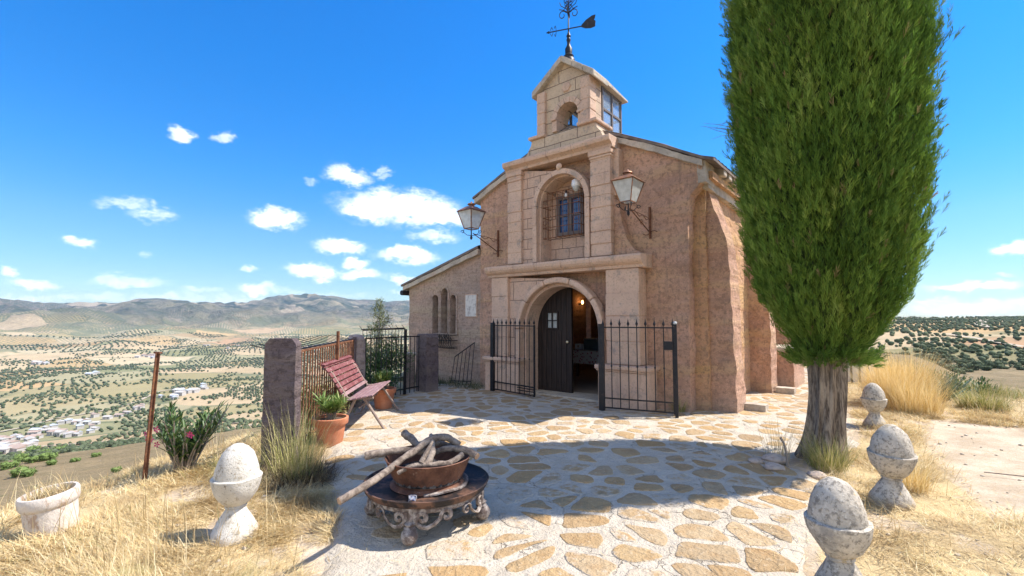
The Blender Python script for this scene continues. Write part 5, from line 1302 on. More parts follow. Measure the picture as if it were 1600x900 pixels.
log([(.40, -.05, .50), (.28, .02, .545), (.12, .06, .52), (-.05, .10, .46)], [.034, .032, .028, .022], 'stick with a broken end leaning over the right rim', 4)
log([(-.16, -.33, .46), (-.06, -.28, .50), (.06, -.24, .49), (.18, -.16, .47), (.28, -.02, .50)], [.017, .022, .024, .028, .03], 'forked pale branch lying along the front rim', 5, ([(.0, -.26, .50), (.03, -.20, .56), (.06, -.12, .62)], [.022, .018, .010]))
log([(.02, -.20, .46), (.05, -.08, .52), (.03, .06, .58), (.0, .14, .62)], [.03, .032, .028, .02], 'split chunk of wood standing in the middle of the bowl', 6)
log([(.20, .24, .50), (.04, .22, .54), (-.14, .20, .52)], [.03, .034, .03], 'dark stick lying across the back of the bowl', 7)
tin = thing('crumpled_foil', 'small crumpled blue and silver foil on the tray under the bowl', 'foil', (FX-.04, FY-.36, fp.location.z+.272), .2)
MB().box(-.028, .028, -.018, .018, 0, .03).build('foil', mat('blue_silver_foil', lambda t: t.mix(t.step(t.voro(60, t.coord()), .3, .4), (.08, .10, .45), (.6, .6, .65)), rough=.3, metal=.7), tin, rough=.008, cut=.012, rs=40)

# ------------------------------------------------------------------ plastered pillars, fences
def pillar(x, y, w_, d_, h, rz, label, m, rnd=False):
    p_ = thing('fence_pillar', label, 'pillar', (x, y, gz(x, y)-.15), rz)
    h += .15
    if rnd:
        MB().lathe([(.001, 0), (w_*.52, 0), (w_*.52, h*.5), (w_*.50, h*.86), (w_*.46, h*.95), (w_*.34, h*.99), (.001, h)], n=26).build('shaft', m, p_, smooth=True, rough=.010, cut=.12)
    else:
        q = MB(); w2, d2 = w_/2, d_/2; c = .05
        prof = [(-w2, 0), (w2, 0), (w2*.97, h-c*1.3), (w2*.97-c, h), (-w2*.97+c, h), (-w2*.97, h-c*1.3)]
        q.poly_y(prof, -d2, d2).build('shaft', m, p_, rough=.010, cut=.09, rs=5)
    return p_
pillar(-2.52, 5.12, .34, .20, 1.40, R(8), 'broad mauve plaster pillar behind the white finial, grass at its foot', M_PURPLE)
M_PILP = mat('pale_pink_plaster', m_plaster((.55, .42, .36), (.48, .36, .31), (.52, .42, .30)), rough=.95, spec=.1)
pillar(-2.93, 8.72, .34, .34, 1.32, 0, 'round-topped pale pink pillar behind the red bench', M_PILP, True)
pillar(-1.86, 10.2, .36, .34, 1.24, CH_R, 'mauve plaster pillar in front of the grey aisle wall', M_PURPLE)
def rod_fence(a, b, h, n, label, name='iron_fence', m=M_RUST, tips=None, top=None, post=None, thick=.009):
    A = Vector((*a, min(gz(*a), .02))); Bv = Vector((*b, 0)); d = Bv-Vector((*a, 0)); L = d.length; rz = math.atan2(d.y, d.x)
    f = thing(name, label, 'fence', tuple(A), rz); q = MB()
    for z in (.12, h): q.box(0, L, -.012, .012, z-.012, z+.012)
    q.build('rails', m, f); q = MB()
    for k in range(n+1):
        x = L*k/n; hh = h+(random.uniform(-.01, .02)); q.tube([(x, 0, .02), (x+random.uniform(-.006, .006), 0, hh)], thick, 5)
    q.build('rods', m, f)
    if tips:
        q = MB(); s_, l_, up_ = tips
        for k in range(0, n+1, 2):
            x = L*k/n; q.tube([(x, 0, h), (x, s_*l_*.5, h+up_*.45), (x, s_*l_, h+up_)], .006, 5)
        q.tube([(0, s_*.04, h+.02), (L, s_*.04, h+.02)], .013, 5)
        q.build('slanted_spikes', M_IRON, f)
    return f, L
f1, Lf = rod_fence((-2.56, 5.32), (-2.90, 8.55), 1.22, 30, 'rusty rod fence between the two pillars behind the red bench', tips=(1, .42, .10), thick=.011)
MB().box(Lf*.60, Lf*.60+.07, -.045, -.01, -.1, 1.42).build('post', M_RUST, f1, bevel=.004)
MB().box(Lf-.06, Lf, -.03, .03, -.1, 1.28).build('post', M_PURPLE, f1)
f2, L2f = rod_fence((-2.80, 8.86), (-2.02, 10.08), 1.20, 11, 'dark iron fence between the pale round pillar and the mauve one', m=M_IRON)
MB().box(L2f*.70, L2f*.70+.05, -.02, .02, -.1, 1.36).build('post', M_IRON, f2)
f3, L3f = rod_fence((-3.35, 10.4), (-2.75, 11.9), 1.34, 12, 'dark spiked railing farther back, left of the aisle wall', m=M_IRON, tips=(1, .10, .10), thick=.007)
# small white pier beyond the fence
q = thing('garden_pier', 'slim grey-white pier seen through the dark fence beside the mauve pillar', 'pier', (-2.35, 10.75, -.2), .3)
MB().box(-.10, .10, -.1, .1, 0, .95).build('shaft', M_PILP, q, rough=.008, cut=.1); MB().box(-.13, .13, -.13, .13, .95, 1.0).build('cap', M_LICHEN, q, bevel=.01)

# ------------------------------------------------------------------ bench
def m_slatr(t):
    n = t.noise(6, 6, .7, vec=t.coord()); c = t.mix(t.step(n, .35, .7), (.14, .034, .038), (.23, .09, .09)); return t.mix(t.step(t.noise(26, 5, .75, vec=t.coord()), .55, .7, 0, .7), c, (.52, .44, .40))
def m_slatp(t):
    n = t.noise(6, 6, .7, vec=t.coord()); c = t.mix(t.step(n, .35, .7), (.22, .12, .125), (.33, .22, .22)); return t.mix(t.step(t.noise(26, 5, .75, vec=t.coord()), .55, .7, 0, .6), c, (.42, .38, .36))
M_SLATR = mat('faded_red_paint', m_slatr, rough=.8); M_SLATP = mat('worn_mauve_paint', m_slatp, rough=.8)
M_BLEG = mat('grey_wood_leg', lambda t: t.mix(t.noise(10, 6, .7, vec=t.coord()), (.16, .11, .09), (.38, .30, .25)), rough=.9)
BL = 1.55; bx, by_ = -2.02, 6.62; bdir = math.atan2(1.46, -.14)
bn = thing('park_bench', 'slatted bench with faded red curved back and mauve seat beside the rod fence', 'bench', (bx, by_, gz(bx, by_)), bdir)
# local: x along the bench, y away from the terrace (towards the fence)
def slat(y0, z0, y1, z1, th, m, nm):
    d = math.hypot(y1-y0, z1-z0); ny_, nz_ = -(z1-z0)/d*th, (y1-y0)/d*th
    MB().poly_x([(y0, z0), (y1, z1), (y1+ny_, z1+nz_), (y0+ny_, z0+nz_)], 0, BL).build(nm, m, bn, bevel=.004)
ys_ = np.linspace(-.04, .33, 6)
for k in range(5): slat(ys_[k], .478-.045*k*.3, ys_[k+1]-.012, .478-.045*(k+1)*.3, .020, M_SLATP, 'seat_slat')
bk = [(.35, .475), (.39, .53), (.43, .60), (.475, .67), (.52, .745), (.57, .82), (.625, .885), (.69, .94)]
for k in range(7):
    (y0, z0), (y1, z1) = bk[k], bk[k+1]; u = .80
    slat(y0, z0, y0+(y1-y0)*u, z0+(z1-z0)*u, -.018, M_SLATR if k > 0 else M_SLATP, 'back_slat')
slat(.625, .905, .73, .93, .020, M_SLATR, 'back_slat')
for x in (.10, BL-.14):
    MB().box(x, x+.05, -.03, .35, .418, .448).build('seat_frame', M_BLEG, bn, bevel=.004)
    MB().tube([(x+.025, .33, .43), (x+.025, .42, .57), (x+.025, .55, .78), (x+.025, .68, .90)], [.018]*4, 6).build('back_frame', M_BLEG, bn)
    MB().tube([(x+.025, .10, .43), (x-.02 if x < .5 else x+.06, -.20, -.01)], [.022, .018], 8).build('leg', M_BLEG, bn)
    MB().tube([(x+.025, .22, .43), (x+.02, .42, -.01)], [.022, .018], 8).build('leg', M_BLEG, bn)
q = MB(); q.tube([(.12, .16, .30), (BL-.1, .16, .30)], .014, 6); q.build('stretcher', M_BLEG, bn)

# ------------------------------------------------------------------ potted plants
M_TERRA = mat('terracotta', lambda t: (t.mix(t.step(t.noise(4, 6, .7, vec=t.coord()), .4, .7), (.47, .17, .085), (.58, .26, .15)), t.bump(t.noise(50, 4, .6, vec=t.coord()), .3, .003)), rough=.85)
M_SOIL = mat('potting_soil', lambda t: t.mix(t.noise(30, 4, .7, vec=t.coord()), (.05, .035, .025), (.13, .09, .06)), rough=.95)
def m_leafg(cols):
    def f(t):
        c = t.ramp(t.attr('rv'), cols)
        tr = t.n.new('ShaderNodeBsdfTranslucent'); t.put(tr.inputs[0], c); mx = t.n.new('ShaderNodeMixShader'); mx.inputs[0].default_value = .25
        t.l.new(t.b.outputs[0], mx.inputs[1]); t.l.new(tr.outputs[0], mx.inputs[2]); t.l.new(mx.outputs[0], t.o.inputs[0]); return c
    return f
M_LEAFB = mat('bright_lance_leaf', m_leafg([(0, (.08, .15, .03)), (.5, (.15, .24, .05)), (.9, (.26, .33, .09)), (1, (.40, .36, .14))]), rough=.5, spec=.4)
M_OLEA = mat('oleander_leaf', m_leafg([(0, (.035, .075, .025)), (.5, (.06, .12, .035)), (1, (.13, .20, .05))]), rough=.45, spec=.45)
def leaves(name, P, D, L, W, m, parent, fold=.25):
    n = len(P); D = D/np.linalg.norm(D, axis=1)[:, None]; S_ = np.cross(D, np.array([0, 0, 1.])+rng.normal(0, .25, (n, 3))); S_ /= np.linalg.norm(S_, axis=1)[:, None]
    Nn = np.cross(S_, D)
    L = L[:, None]; W = W[:, None]
    v = [P, P+D*L*.35+S_*W*.5+Nn*W*fold, P+D*L*.7+S_*W*.36+Nn*W*fold*.7-np.array([0, 0, 1])*L*.04, P+D*L-np.array([0, 0, 1])*L*.10,
         P+D*L*.7-S_*W*.36+Nn*W*fold*.7-np.array([0, 0, 1])*L*.04, P+D*L*.35-S_*W*.5+Nn*W*fold, P+D*L*.35, P+D*L*.7-np.array([0, 0, 1])*L*.04]
    V = np.stack(v, 1).reshape(-1, 3); b = (np.arange(n)*8)[:, None]
    F = np.concatenate([b+np.array([f]) for f in [(0, 1, 6, 6), (1, 2, 7, 6), (2, 3, 7, 7), (3, 4, 7, 7), (4, 5, 6, 7), (5, 0, 6, 6)]])
    quads = F[[len(set(r)) == 4 for r in F]]; tris = F[[len(set(r)) == 3 for r in F]]
    T3 = np.array([[r[0], r[1], r[2]] for r in tris]); Q2 = np.concatenate([quads[:, [0, 1, 2]], quads[:, [0, 2, 3]]])
    return npmesh(name, V, np.concatenate([T3, Q2]), m, parent, {'rv': np.repeat(rng.random(n), 8)})
def whorl_plant(par, stems, leafn, Lr, Wr, m, c0=(0, 0, 0), bark=M_BARK, h=(.2, .4), spread=.5, up=.4, r0=.01, name='foliage'):
    PP = []; DD = []; q = MB()
    for k in range(stems):
        a = rng.uniform(0, 6.28); ln = rng.uniform(*h); sp_ = spread*rng.uniform(.15, 1)
        b0 = Vector(c0)+Vector((rng.normal(0, .03), rng.normal(0, .03), 0)); tip = b0+Vector((math.cos(a)*sp_*ln, math.sin(a)*sp_*ln, ln)); mid = b0.lerp(tip, .5)+Vector((0, 0, .03))
        q.tube([b0, mid, tip], [r0*.5, r0*.4, r0*.25], 5)
        for j in range(leafn):
            u = rng.uniform(.35, 1.0); p_ = b0.lerp(mid, u*2) if u < .5 else mid.lerp(tip, u*2-1)
            aa = rng.uniform(0, 6.28); tilt = rng.uniform(up*.3, up*2.2); d_ = Vector((math.cos(aa), math.sin(aa), tilt))+(tip-mid).normalized()*.5
            PP.append(p_[:]); DD.append(d_[:])
    n = len(PP); q.build('stems', bark, par)
    return leaves(name, np.array(PP), np.array(DD), rng.uniform(*Lr, n), rng.uniform(*Wr, n), m, par)
def pot(x, y, label, sc=1.0, stems=22, leafn=16):
    p_ = thing('potted_plant', label, 'potted plant', (x, y, gz(x, y)))
    MB().lathe([(r*sc, z*sc) for r, z in [(.001, 0), (.140, 0), (.150, .02), (.182, .25), (.184, .262), (.205, .265), (.215, .275), (.218, .345), (.210, .352), (.190, .350), (.184, .31), (.001, .31)]], n=36).build('pot', M_TERRA, p_, smooth=True)
    MB().lathe([(.001, .315*sc), (.18*sc, .315*sc), (.18*sc, .30*sc), (.001, .30*sc)], n=20).build('soil', M_SOIL, p_)
    whorl_plant(p_, stems+6, leafn+4, (.09, .19), (.013, .022), M_LEAFB, (0, 0, .31*sc), h=(.10, .30), spread=.9, up=.6)
    return p_
pot(-2.33, 6.02, 'terracotta pot of bright green lance leaves at the near end of the bench', 1.0, 26, 18)
pot(-2.28, 8.30, 'terracotta pot with a green plant at the far end of the bench', 1.0, 26, 16)

# oleander with pink flowers
ol = thing('oleander_bush', 'dark green oleander with a few pink flowers beside the rusty stake', 'bush', (-3.40, 4.90, gz(-3.40, 4.90)-.06))
whorl_plant(ol, 40, 24, (.09, .16), (.015, .026), M_OLEA, (0, 0, 0), h=(.38, .74), spread=.62, up=.9, r0=.02)
PINK = mat('pink_petals', lambda t: t.mix(t.noise(30, 2, .5, vec=t.coord()), (.50, .03, .14), (.70, .12, .26)), rough=.6)
for (x, y, z) in [(-.33, -.1, .48), (-.30, -.12, .44), (-.12, -.25, .56), (.17, -.2, .50), (.19, -.2, .49), (-.26, -.05, .36), (-.36, 0, .40)]:
    q = MB()
    for k in range(5):
        a = k*1.257; q.add([(x, y, z), (x+.025*math.cos(a-.4), y-.01, z+.025*math.sin(a-.4)), (x+.036*math.cos(a), y-.004, z+.036*math.sin(a)), (x+.025*math.cos(a+.4), y-.01, z+.025*math.sin(a+.4))], [(0, 1, 2, 3)])
    q.build('flower', PINK, ol)
# rusty stake
st = thing('rusty_stake', 'leaning rusty iron stake standing in the straw left of the oleander', 'stake', (-3.60, 4.62, gz(-3.60, 4.62)-.1))
q = MB(); q.poly_y([(-.022, 0), (.022, 0), (.022, 1.36), (-.022, 1.36)], -.004, .004); q.box(-.004, .004, -.03, .004, 0, 1.355); q.xf(Matrix.Rotation(R(3.2), 4, 'Y')).build('shaft', M_RUST, st)
MB().box(-.03, .03, -.02, .02, 1.345, 1.36).xf(Matrix.Rotation(R(3.2), 4, 'Y')).build('bent_tip', M_RUST, st)

# white round planter, tilted and half sunk
M_WPLANT = mat('flaking_white_paint', lambda t: (t.mix(t.step(t.noise(6, 6, .75, vec=t.coord()), .50, .60, 0, .8), t.mix(t.noise(2, 4, .6, vec=t.coord()), (.68, .62, .56), (.56, .49, .42)), (.40, .27, .18)), t.bump(t.noise(14, 6, .7, vec=t.coord()), .8, .012)), rough=.9)
wp = thing('round_planter', 'tilted white round concrete planter sunk in the dry grass, full of straw', 'planter', (-3.36, 3.50, gz(-3.36, 3.50)-.06))
wp.rotation_euler = (R(5), R(-5), 0); wp.scale = (.56, .56, .98)
MB().lathe([(.001, 0), (.245, 0), (.255, .10), (.270, .30), (.280, .305), (.300, .33), (.302, .385), (.290, .40), (.262, .40), (.255, .33), (.001, .33)], n=40).build('basin', M_WPLANT, wp, smooth=True)
MB().lathe([(.001, .36), (.15, .365), (.25, .35), (.25, .33), (.001, .33)], n=30).build('soil', M_SOIL, wp, smooth=True)
M_STRAW = mat('dry_straw', m_leafg([(0, (.40, .27, .12)), (.3, (.62, .46, .22)), (.7, (.76, .61, .34)), (.93, (.82, .72, .48)), (1, (.38, .40, .14))]), rough=.7, spec=.25)
def m_straw(t):
    c = m_leafg([(0, (.40, .27, .12)), (.3, (.62, .46, .22)), (.7, (.76, .61, .34)), (.93, (.82, .72, .48)), (1, (.38, .40, .14))])(t)
    P = t.coord(); n = t.noise(1.6, 5, .65, vec=P)
    c2 = t.mix(t.step(n, .46, .66, 0, .7), c, (.36, .24, .11)); c2 = t.mix(t.step(t.noise(2.3, 4, .6, vec=t.vmath('ADD', P, (5, 9, 0))), .60, .72, 0, .5), c2, (.30, .31, .12))
    for l in list(t.l):
        if l.from_socket == c: sk = l.to_socket; (t.l.remove(l), t.l.new(c2, sk)) if sk.node.type in ('BSDF_TRANSLUCENT',) else None
    return c2
M_STRAW = mat('dry_straw_patchy', m_straw, rough=.7, spec=.25)
M_GOLD = mat('golden_grass', m_leafg([(0, (.50, .33, .11)), (.4, (.78, .58, .25)), (.8, (.88, .72, .38)), (1, (.92, .82, .55))]), rough=.7, spec=.25)
M_TUFT = mat('green_gold_grass', m_leafg([(0, (.16, .19, .05)), (.4, (.32, .32, .10)), (.75, (.52, .44, .19)), (1, (.66, .56, .32))]), rough=.7, spec=.25)
n = 420; aa = rng.uniform(0, 6.28, n); rr = .24*np.sqrt(rng.random(n)); P = np.column_stack([rr*np.cos(aa), rr*np.sin(aa), np.full(n, .35)])
blades(P, rng.uniform(0, 6.28, n), rng.uniform(.3, 1.5, n), rng.uniform(.08, .26, n), rng.uniform(.003, .007, n), rng.uniform(0, 1.0, n), 'dead_grass', M_STRAW, wp)

# ------------------------------------------------------------------ dry grass
def grass_zone(n, x0, x1, y0, y1, f=None):
    x = rng.uniform(x0, x1, n); y = rng.uniform(y0, y1, n); m = straw_mask(x, y)
    clump = fbm(x*2.2+70, y*2.2+30, 3); keep = (rng.random(n) < m*np.clip((clump-.22)*2.6, .12, 1)) & (np.hypot(x+3.55, y-3.68) > .30)
    if f is not None: keep &= f(x, y)
    return x[keep], y[keep], clump[keep]
def vis_left(x, y): return (x < -1.0)
X1, Y1, C1 = grass_zone(230000, -5.6, -1.0, 2.3, 6.6)
X2, Y2, C2 = grass_zone(130000, 1.6, 8.5, 2.4, 8.2)
X3, Y3, C3 = grass_zone(110000, 5.0, 18, 6.5, 16)
Xg = np.concatenate([X1, X2, X3]); Yg = np.concatenate([Y1, Y2, Y3]); Cg = np.concatenate([C1, C2, C3]); n = len(Xg)
d_ = np.hypot(Xg, Yg); Zg_ = height(Xg, Yg)
flow = fbm(Xg*.8+3, Yg*.8+3, 2)*9
stand = rng.random(n) < .05
lean = np.where(stand, rng.uniform(.1, .7, n), rng.uniform(1.0, 1.52, n)); Lg = np.where(stand, rng.uniform(.06, .20, n), rng.uniform(.06, .17, n))*(.65+Cg*.8)
P = np.column_stack([Xg, Yg, Zg_+np.where(stand, -.01, rng.uniform(0, .05, n)*Cg*1.6)])
g1 = blades(P, flow+rng.normal(0, 1.0, n), lean, Lg, rng.uniform(.0014, .0030, n)*(1+d_*.16), np.where(stand, rng.uniform(0, .9, n), rng.uniform(-.3, .45, n)), 'dry_grass', M_STRAW)
tag(g1, 'matted dry yellow straw covering the ground around the terrace', 'dry grass', kind='stuff')
# stray straw and litter blown onto the paving
n = 26000; xx = rng.uniform(-3, 6.5, n); yy = rng.uniform(2.4, 9, n); sd_ = poly_sd(xx, yy); k_ = (sd_ > 0) & (rng.random(n) < np.exp(-sd_/.16)+.012); xx, yy, sd_ = xx[k_], yy[k_], sd_[k_]; n = len(xx)
g4 = blades(np.column_stack([xx, yy, terrace_z(xx, yy, sd_)+.012]), rng.uniform(0, 6.28, n), rng.uniform(1.35, 1.56, n), rng.uniform(.03, .12, n), rng.uniform(.002, .004, n), rng.uniform(-.2, .2, n), 'straw_litter', M_STRAW)
tag(g4, 'loose straw litter scattered along the edges of the paving', 'straw litter', kind='stuff')
# small loose stones on the track and in the straw
n = 800; xx = rng.uniform(-5, 9, n); yy = rng.uniform(2.4, 7.8, n); k_ = poly_sd(xx, yy) < .05; xx, yy = xx[k_], yy[k_]; n = len(xx); sz = rng.uniform(.005, .02, n)*rng.choice([1, 1, 1.6], n)
Vp = IV[None]*(1+rng.uniform(-.3, .3, (n, 12, 1)))*sz[:, None, None]*np.array([1, 1, .6])+np.column_stack([xx, yy, height(xx, yy)+.004])[:, None]
tag(npmesh('gravel', Vp.reshape(-1, 3), (IF[None]+(np.arange(n)*12)[:, None, None]).reshape(-1, 3), M_MORTAR), 'small loose stones scattered on the sandy track and in the straw', 'gravel', kind='stuff')
# standing stalks with seed heads
n = 2600; xx = np.concatenate([rng.uniform(-5.5, -1.3, n//2), rng.uniform(4.5, 13, n//2)]); yy = np.concatenate([rng.uniform(2.8, 6.4, n//2), rng.uniform(6.4, 12.5, n//2)])
k_ = (straw_mask(xx, yy) > .5) & ((fbm(xx*1.2+8, yy*1.2+8, 3) > .45)); xx, yy = xx[k_], yy[k_]; n = len(xx)
g2 = blades(np.column_stack([xx, yy, height(xx, yy)]), rng.uniform(0, 6.28, n), rng.uniform(0, .4, n), rng.uniform(.2, .5, n), rng.uniform(.003, .0055, n), rng.uniform(0, .7, n), 'tall_straw', M_STRAW)
tag(g2, 'thin upright straw stalks rising above the matted grass', 'dry grass', kind='stuff')
def clump(name, label, x, y, r, n, h, m, w_=(.004, .008), lean=(.02, .5), droop=(.1, 1.1), cat='grass clump', z=None):
    a = rng.uniform(0, 6.28, n); q = r*np.sqrt(rng.random(n))*rng.uniform(.6, 1, n)
    c_ = thing(name, label, cat, (x, y, (gz(x, y) if z is None else z)-.02))
    P = np.column_stack([q*np.cos(a), q*np.sin(a), np.zeros(n)])
    blades(P, a+rng.normal(0, .8, n), rng.uniform(*lean, n), rng.uniform(h*.35, h, n), rng.uniform(*w_, n), rng.uniform(*droop, n), 'blades', m, c_)
    return c_
clump('grass_clump', 'tall green and straw coloured grass clump in front of the broad mauve pillar', -2.20, 4.80, .28, 430, .88, M_TUFT, (.0025, .005), (.02, .50), (.1, 1.1))
clump('grass_clump', 'low grey dead grass spilling round the foot of the mauve pillar', -2.15, 4.72, .40, 1500, .34, M_DEADW, (.003, .006), (.3, 1.3), (.3, 1.4))
clump('grass_clump', 'green gold grass tuft against the near side of the cypress trunk', 3.42, 5.10, .20, 620, .50, M_TUFT, (.003, .006), (.05, .7), (.2, 1.0))
clump('grass_clump', 'dry tuft growing behind the middle grey finial', 3.82, 4.55, .17, 460, .42, M_GOLD, (.003, .006), (.05, .6), (.1, .8))
clump('grass_clump', 'sparse weeds at the right side of the cypress root', 3.02, 5.35, .14, 70, .55, M_STRAW, (.003, .005), (.05, .5), (.1, .5))
clump('grass_clump', 'green weeds among the straw left of the broad mauve pillar', -2.75, 4.75, .22, 320, .42, M_TUFT, (.003, .006), (.1, .8), (.1, .8))
for k, (x, y, hh, nn) in enumerate([(7.05, 8.65, 1.10, 2600), (7.6, 9.0, 1.20, 2400), (6.95, 8.05, .80, 1200)]):
    clump('golden_bush', ['large golden dry grass clump at the left, right of the trunk', 'tallest golden dry grass clump, behind the other two', 'lower golden grass clump in front, beside the farthest finial'][k], x, y, .42, nn, hh, M_GOLD, (.003, .007), (.0, .62), (.05, 1.0), 'grass clump')
# green bits at the wall foot
clump('wall_weed', 'green weed at the foot of the wall behind the right iron gate', *L2W(2.02, .40)[:2], .10, 130, .34, M_TUFT, (.006, .012), (.1, .7), (.2, .8), 'weed')
M_STRIP = M_DEADW
n = 1700; s_ = rng.uniform(-5.2, -2.3, n); yv = rng.uniform(-.25, .42, n); c, s = math.cos(CH_R), math.sin(CH_R)
wx = CH_O[0]+s_*c-yv*s; wy = CH_O[1]+s_*s+yv*c
g3 = blades(np.column_stack([wx, wy, height(wx, wy)]), rng.uniform(0, 6.28, n), rng.uniform(.1, 1.3, n), rng.uniform(.06, .30, n), rng.uniform(.006, .014, n), rng.uniform(.2, 1.2, n), 'weed_border', mat('dusty_weed', m_leafg([(0, (.06, .06, .035)), (.5, (.11, .13, .05)), (1, (.22, .20, .12))]), rough=.8))
tag(g3, 'dusty low weeds growing along the foot of the aisle wall', 'weeds', kind='stuff')

# agave
ag = thing('agave', 'grey-green agave with stiff pointed leaves right of the golden grass', 'agave', (8.62, 9.2, gz(8.62, 9.2)-.02)); ag.scale = (.85, .85, 1.0)
M_AGAVE = mat('agave_leaf', lambda t: t.mix(t.noise(3, 4, .6, vec=t.coord()), (.10, .16, .09), (.20, .26, .17)), rough=.6)
q = MB()
for k in range(26):
    a = k*2.4; tl = .25+.9*(k/26); L = random.uniform(.55, .8)
    d = Vector((math.cos(a)*math.sin(tl), math.sin(a)*math.sin(tl), math.cos(tl))); sd = Vector((-math.sin(a), math.cos(a), 0)); nn = d.cross(sd)
    pts = []
    for u, wd in ((0, .045), (.3, .06), (.65, .042), (1, .003)):
        p_ = d*L*u-Vector((0, 0, .12*u*u*L)); pts += [p_-sd*wd, p_-nn*wd*.35, p_+sd*wd, p_+nn*wd*.12]
    q.add(pts, [(i*4+j, i*4+(j+1) % 4, (i+1)*4+(j+1) % 4, (i+1)*4+j) for i in range(3) for j in range(4)])
q.build('leaves', M_AGAVE, ag)
clump('green_bush', 'low green and yellow bush between the agave and the slope', 8.35, 8.3, .35, 900, .45, M_TUFT, (.006, .012), (.1, .9), (.1, .8), 'bush')

clump('green_bush', 'wide low green weedy bush at the brink of the slope, far right', 9.9, 9.9, .55, 1100, .50, M_TUFT, (.007, .014), (.1, .9), (.1, .8), 'bush')
clump('green_bush', 'smaller green weedy bush at the brink, right beside the frame edge', 10.9, 9.7, .40, 800, .42, M_TUFT, (.007, .014), (.1, .9), (.1, .8), 'bush')
# sapling and undergrowth beyond the left fence
M_SAPL = mat('olive_sapling_leaf', m_leafg([(0, (.08, .10, .05)), (.5, (.17, .20, .09)), (1, (.34, .36, .19))]), rough=.7)
def leafy(name, label, cat, x, y, z, blobs_, n, size, m, trunkh, tr=.03):
    o = thing(name, label, cat, (x, y, z)); P = []; D = []; q = MB()
    for (bx_, by2, bz, br) in blobs_:
        q.tube([(0, 0, 0), (bx_*.5, by2*.5, bz*.6), (bx_, by2, bz)], [tr, tr*.5, tr*.15], 5)
        k = int(n*br*br); v = rng.normal(0, 1, (k, 3)); v /= np.linalg.norm(v, axis=1)[:, None]
        P.append(np.array([bx_, by2, bz])+v*br*rng.uniform(.25, 1.05, (k, 1))); D.append(v+rng.normal(0, .6, (k, 3))+np.array([0, 0, .6]))
    q.build('trunk', M_BARK, o); P = np.concatenate(P); D = np.concatenate(D)
    leaves('crown', P, D, rng.uniform(size*.6, size*1.3, len(P)), rng.uniform(size*.2, size*.34, len(P)), m, o)
    return o
def bl(n, sx, z0, z1, r0, r1): return [(rng.normal(0, sx), rng.normal(0, sx), rng.uniform(z0, z1), rng.uniform(r0, r1)) for _ in range(n)]
leafy('sapling', 'slender pale green sapling rising above the fence left of the aisle', 'tree', -2.95, 10.3, -.6, [(0, 0, 2.55, .10), (-.05, 0, 2.35, .17), (.06, .05, 2.15, .20), (-.08, 0, 1.9, .20), (.0, .05, 1.65, .18), (-.38, 0, 1.5, .30), (.30, .05, 1.65, .20), (-.1, 0, 1.3, .3), (-.5, .1, 1.2, .25), (.35, 0, 1.25, .25)], 7500, .07, M_SAPL, 1.5)
leafy('garden_bush', 'dense green bush behind the dark fence below the sapling', 'bush', -2.75, 9.75, -.5, bl(12, .30, .45, 1.35, .24, .38), 3600, .09, M_OLEA, .4)
leafy('garden_bush', 'yellow green shrub behind the rod fence next to the broad pillar', 'bush', -3.12, 7.0, -.6, bl(10, .18, .35, 1.0, .16, .26), 3600, .08, M_LEAFB, .4)
leafy('garden_bush', 'pale straw green shrub behind the bench and rod fence', 'bush', -3.35, 8.0, -.7, bl(10, .28, .5, 1.15, .2, .32), 3000, .09, M_TUFT, .4)
leafy('slope_bush', 'leafy dark green bush on the brink behind the agave', 'bush', 9.35, 10.3, gz(9.35, 10.3)-.4, bl(10, .38, .3, .85, .22, .36), 2600, .10, M_OLEA, .3)
leafy('slope_bush', 'leafy bright green bush on the brink right of the agave', 'bush', 11.2, 11.2, gz(11.2, 11.2)-.5, bl(10, .45, .3, .85, .22, .36), 2600, .10, M_LEAFB, .3)
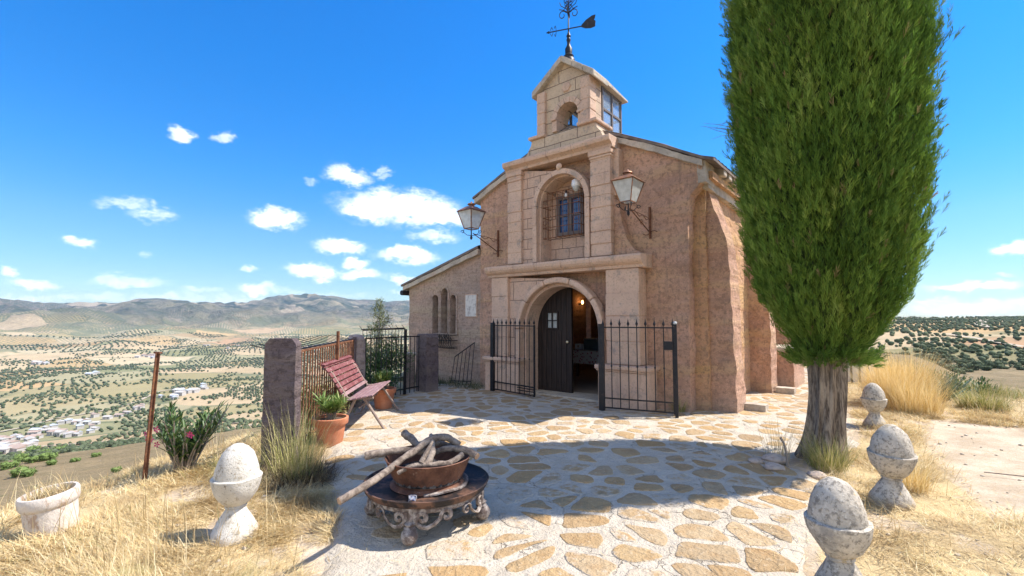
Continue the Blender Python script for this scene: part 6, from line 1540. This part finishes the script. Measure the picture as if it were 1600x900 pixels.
# low slatted white panel behind the trunk
wf = thing('white_fence_panel', 'low white panel with dark upright bars behind the trunk', 'fence panel', (8.55, 11.6, gz(8.55, 11.6)), R(4))
MB().box(-.35, .55, 0, .05, .04, .50).build('panel', M_WHITE, wf, bevel=.01); q = MB()
for x in (-.33, -.12, .10, .32): q.box(x, x+.03, -.03, -.001, 0, .52)
q.build('bars', M_IRON, wf); MB().box(.56, .68, -.03, .05, 0, .62).build('post', M_RUST, wf)
# stones round the cypress root, twig, stray branch
for k, (x, y, s_, lab) in enumerate([(2.78, 5.0, .10, 'grey flat stone farthest left in the root border of the cypress'), (2.95, 5.28, .12, 'largest grey stone in the root border of the cypress'), (3.12, 4.82, .09, 'small brown stone in front of the cypress root'), (2.70, 5.22, .08, 'small grey stone behind the flat one left of the cypress')]):
    ic = bmesh.new(); bmesh.ops.create_icosphere(ic, subdivisions=3, radius=s_); me = bpy.data.meshes.new('border_stone')
    for v in ic.verts: v.co += mnoise.noise_vector(v.co*9+Vector((k*5, 0, 0)))*s_*.3; v.co.z *= .45
    ic.to_mesh(me); ic.free(); me.shade_smooth(); me.materials.append(M_LICHEN); o = bpy.data.objects.new('border_stone', me); C.objects.link(o); o.location = (x, y, gz(x, y)+.015); tag(o, lab, 'stone')
o = MB().tube([(0, 0, -.05), (.0, 0, .1), (-.03, 0, .24), (-.06, .01, .30)], [.014, .013, .012, .014], 6).build('dead_stump', M_DEADW.copy() if False else M_BARK); o.location = (2.98, 5.1, gz(2.98, 5.1)); tag(o, 'thin dark dead stub sticking up left of the cypress trunk', 'stub')
o = MB().tube([(0, 0, 0), (.45, -.35, .03), (.85, -.75, .02), (1.2, -1.0, .04)], [.005, .008, .007, .003], 6).build('fallen_branch', M_LOG); o.location = (4.9, 4.9, gz(5.3, 4.5)+.02); tag(o, 'long thin fallen branch lying on the sandy track', 'branch')
o = MB().tube([(0, 0, 0), (.12, .05, .02), (.25, .02, .01), (.38, -.06, .02), (.5, -.03, .015)], [.003, .005, .004, .003, .002], 5).build('fallen_branch', M_LOG); o.location = (6.4, 5.6, gz(6.4, 5.6)+.015); tag(o, 'short twig lying farther back on the sandy track', 'branch')
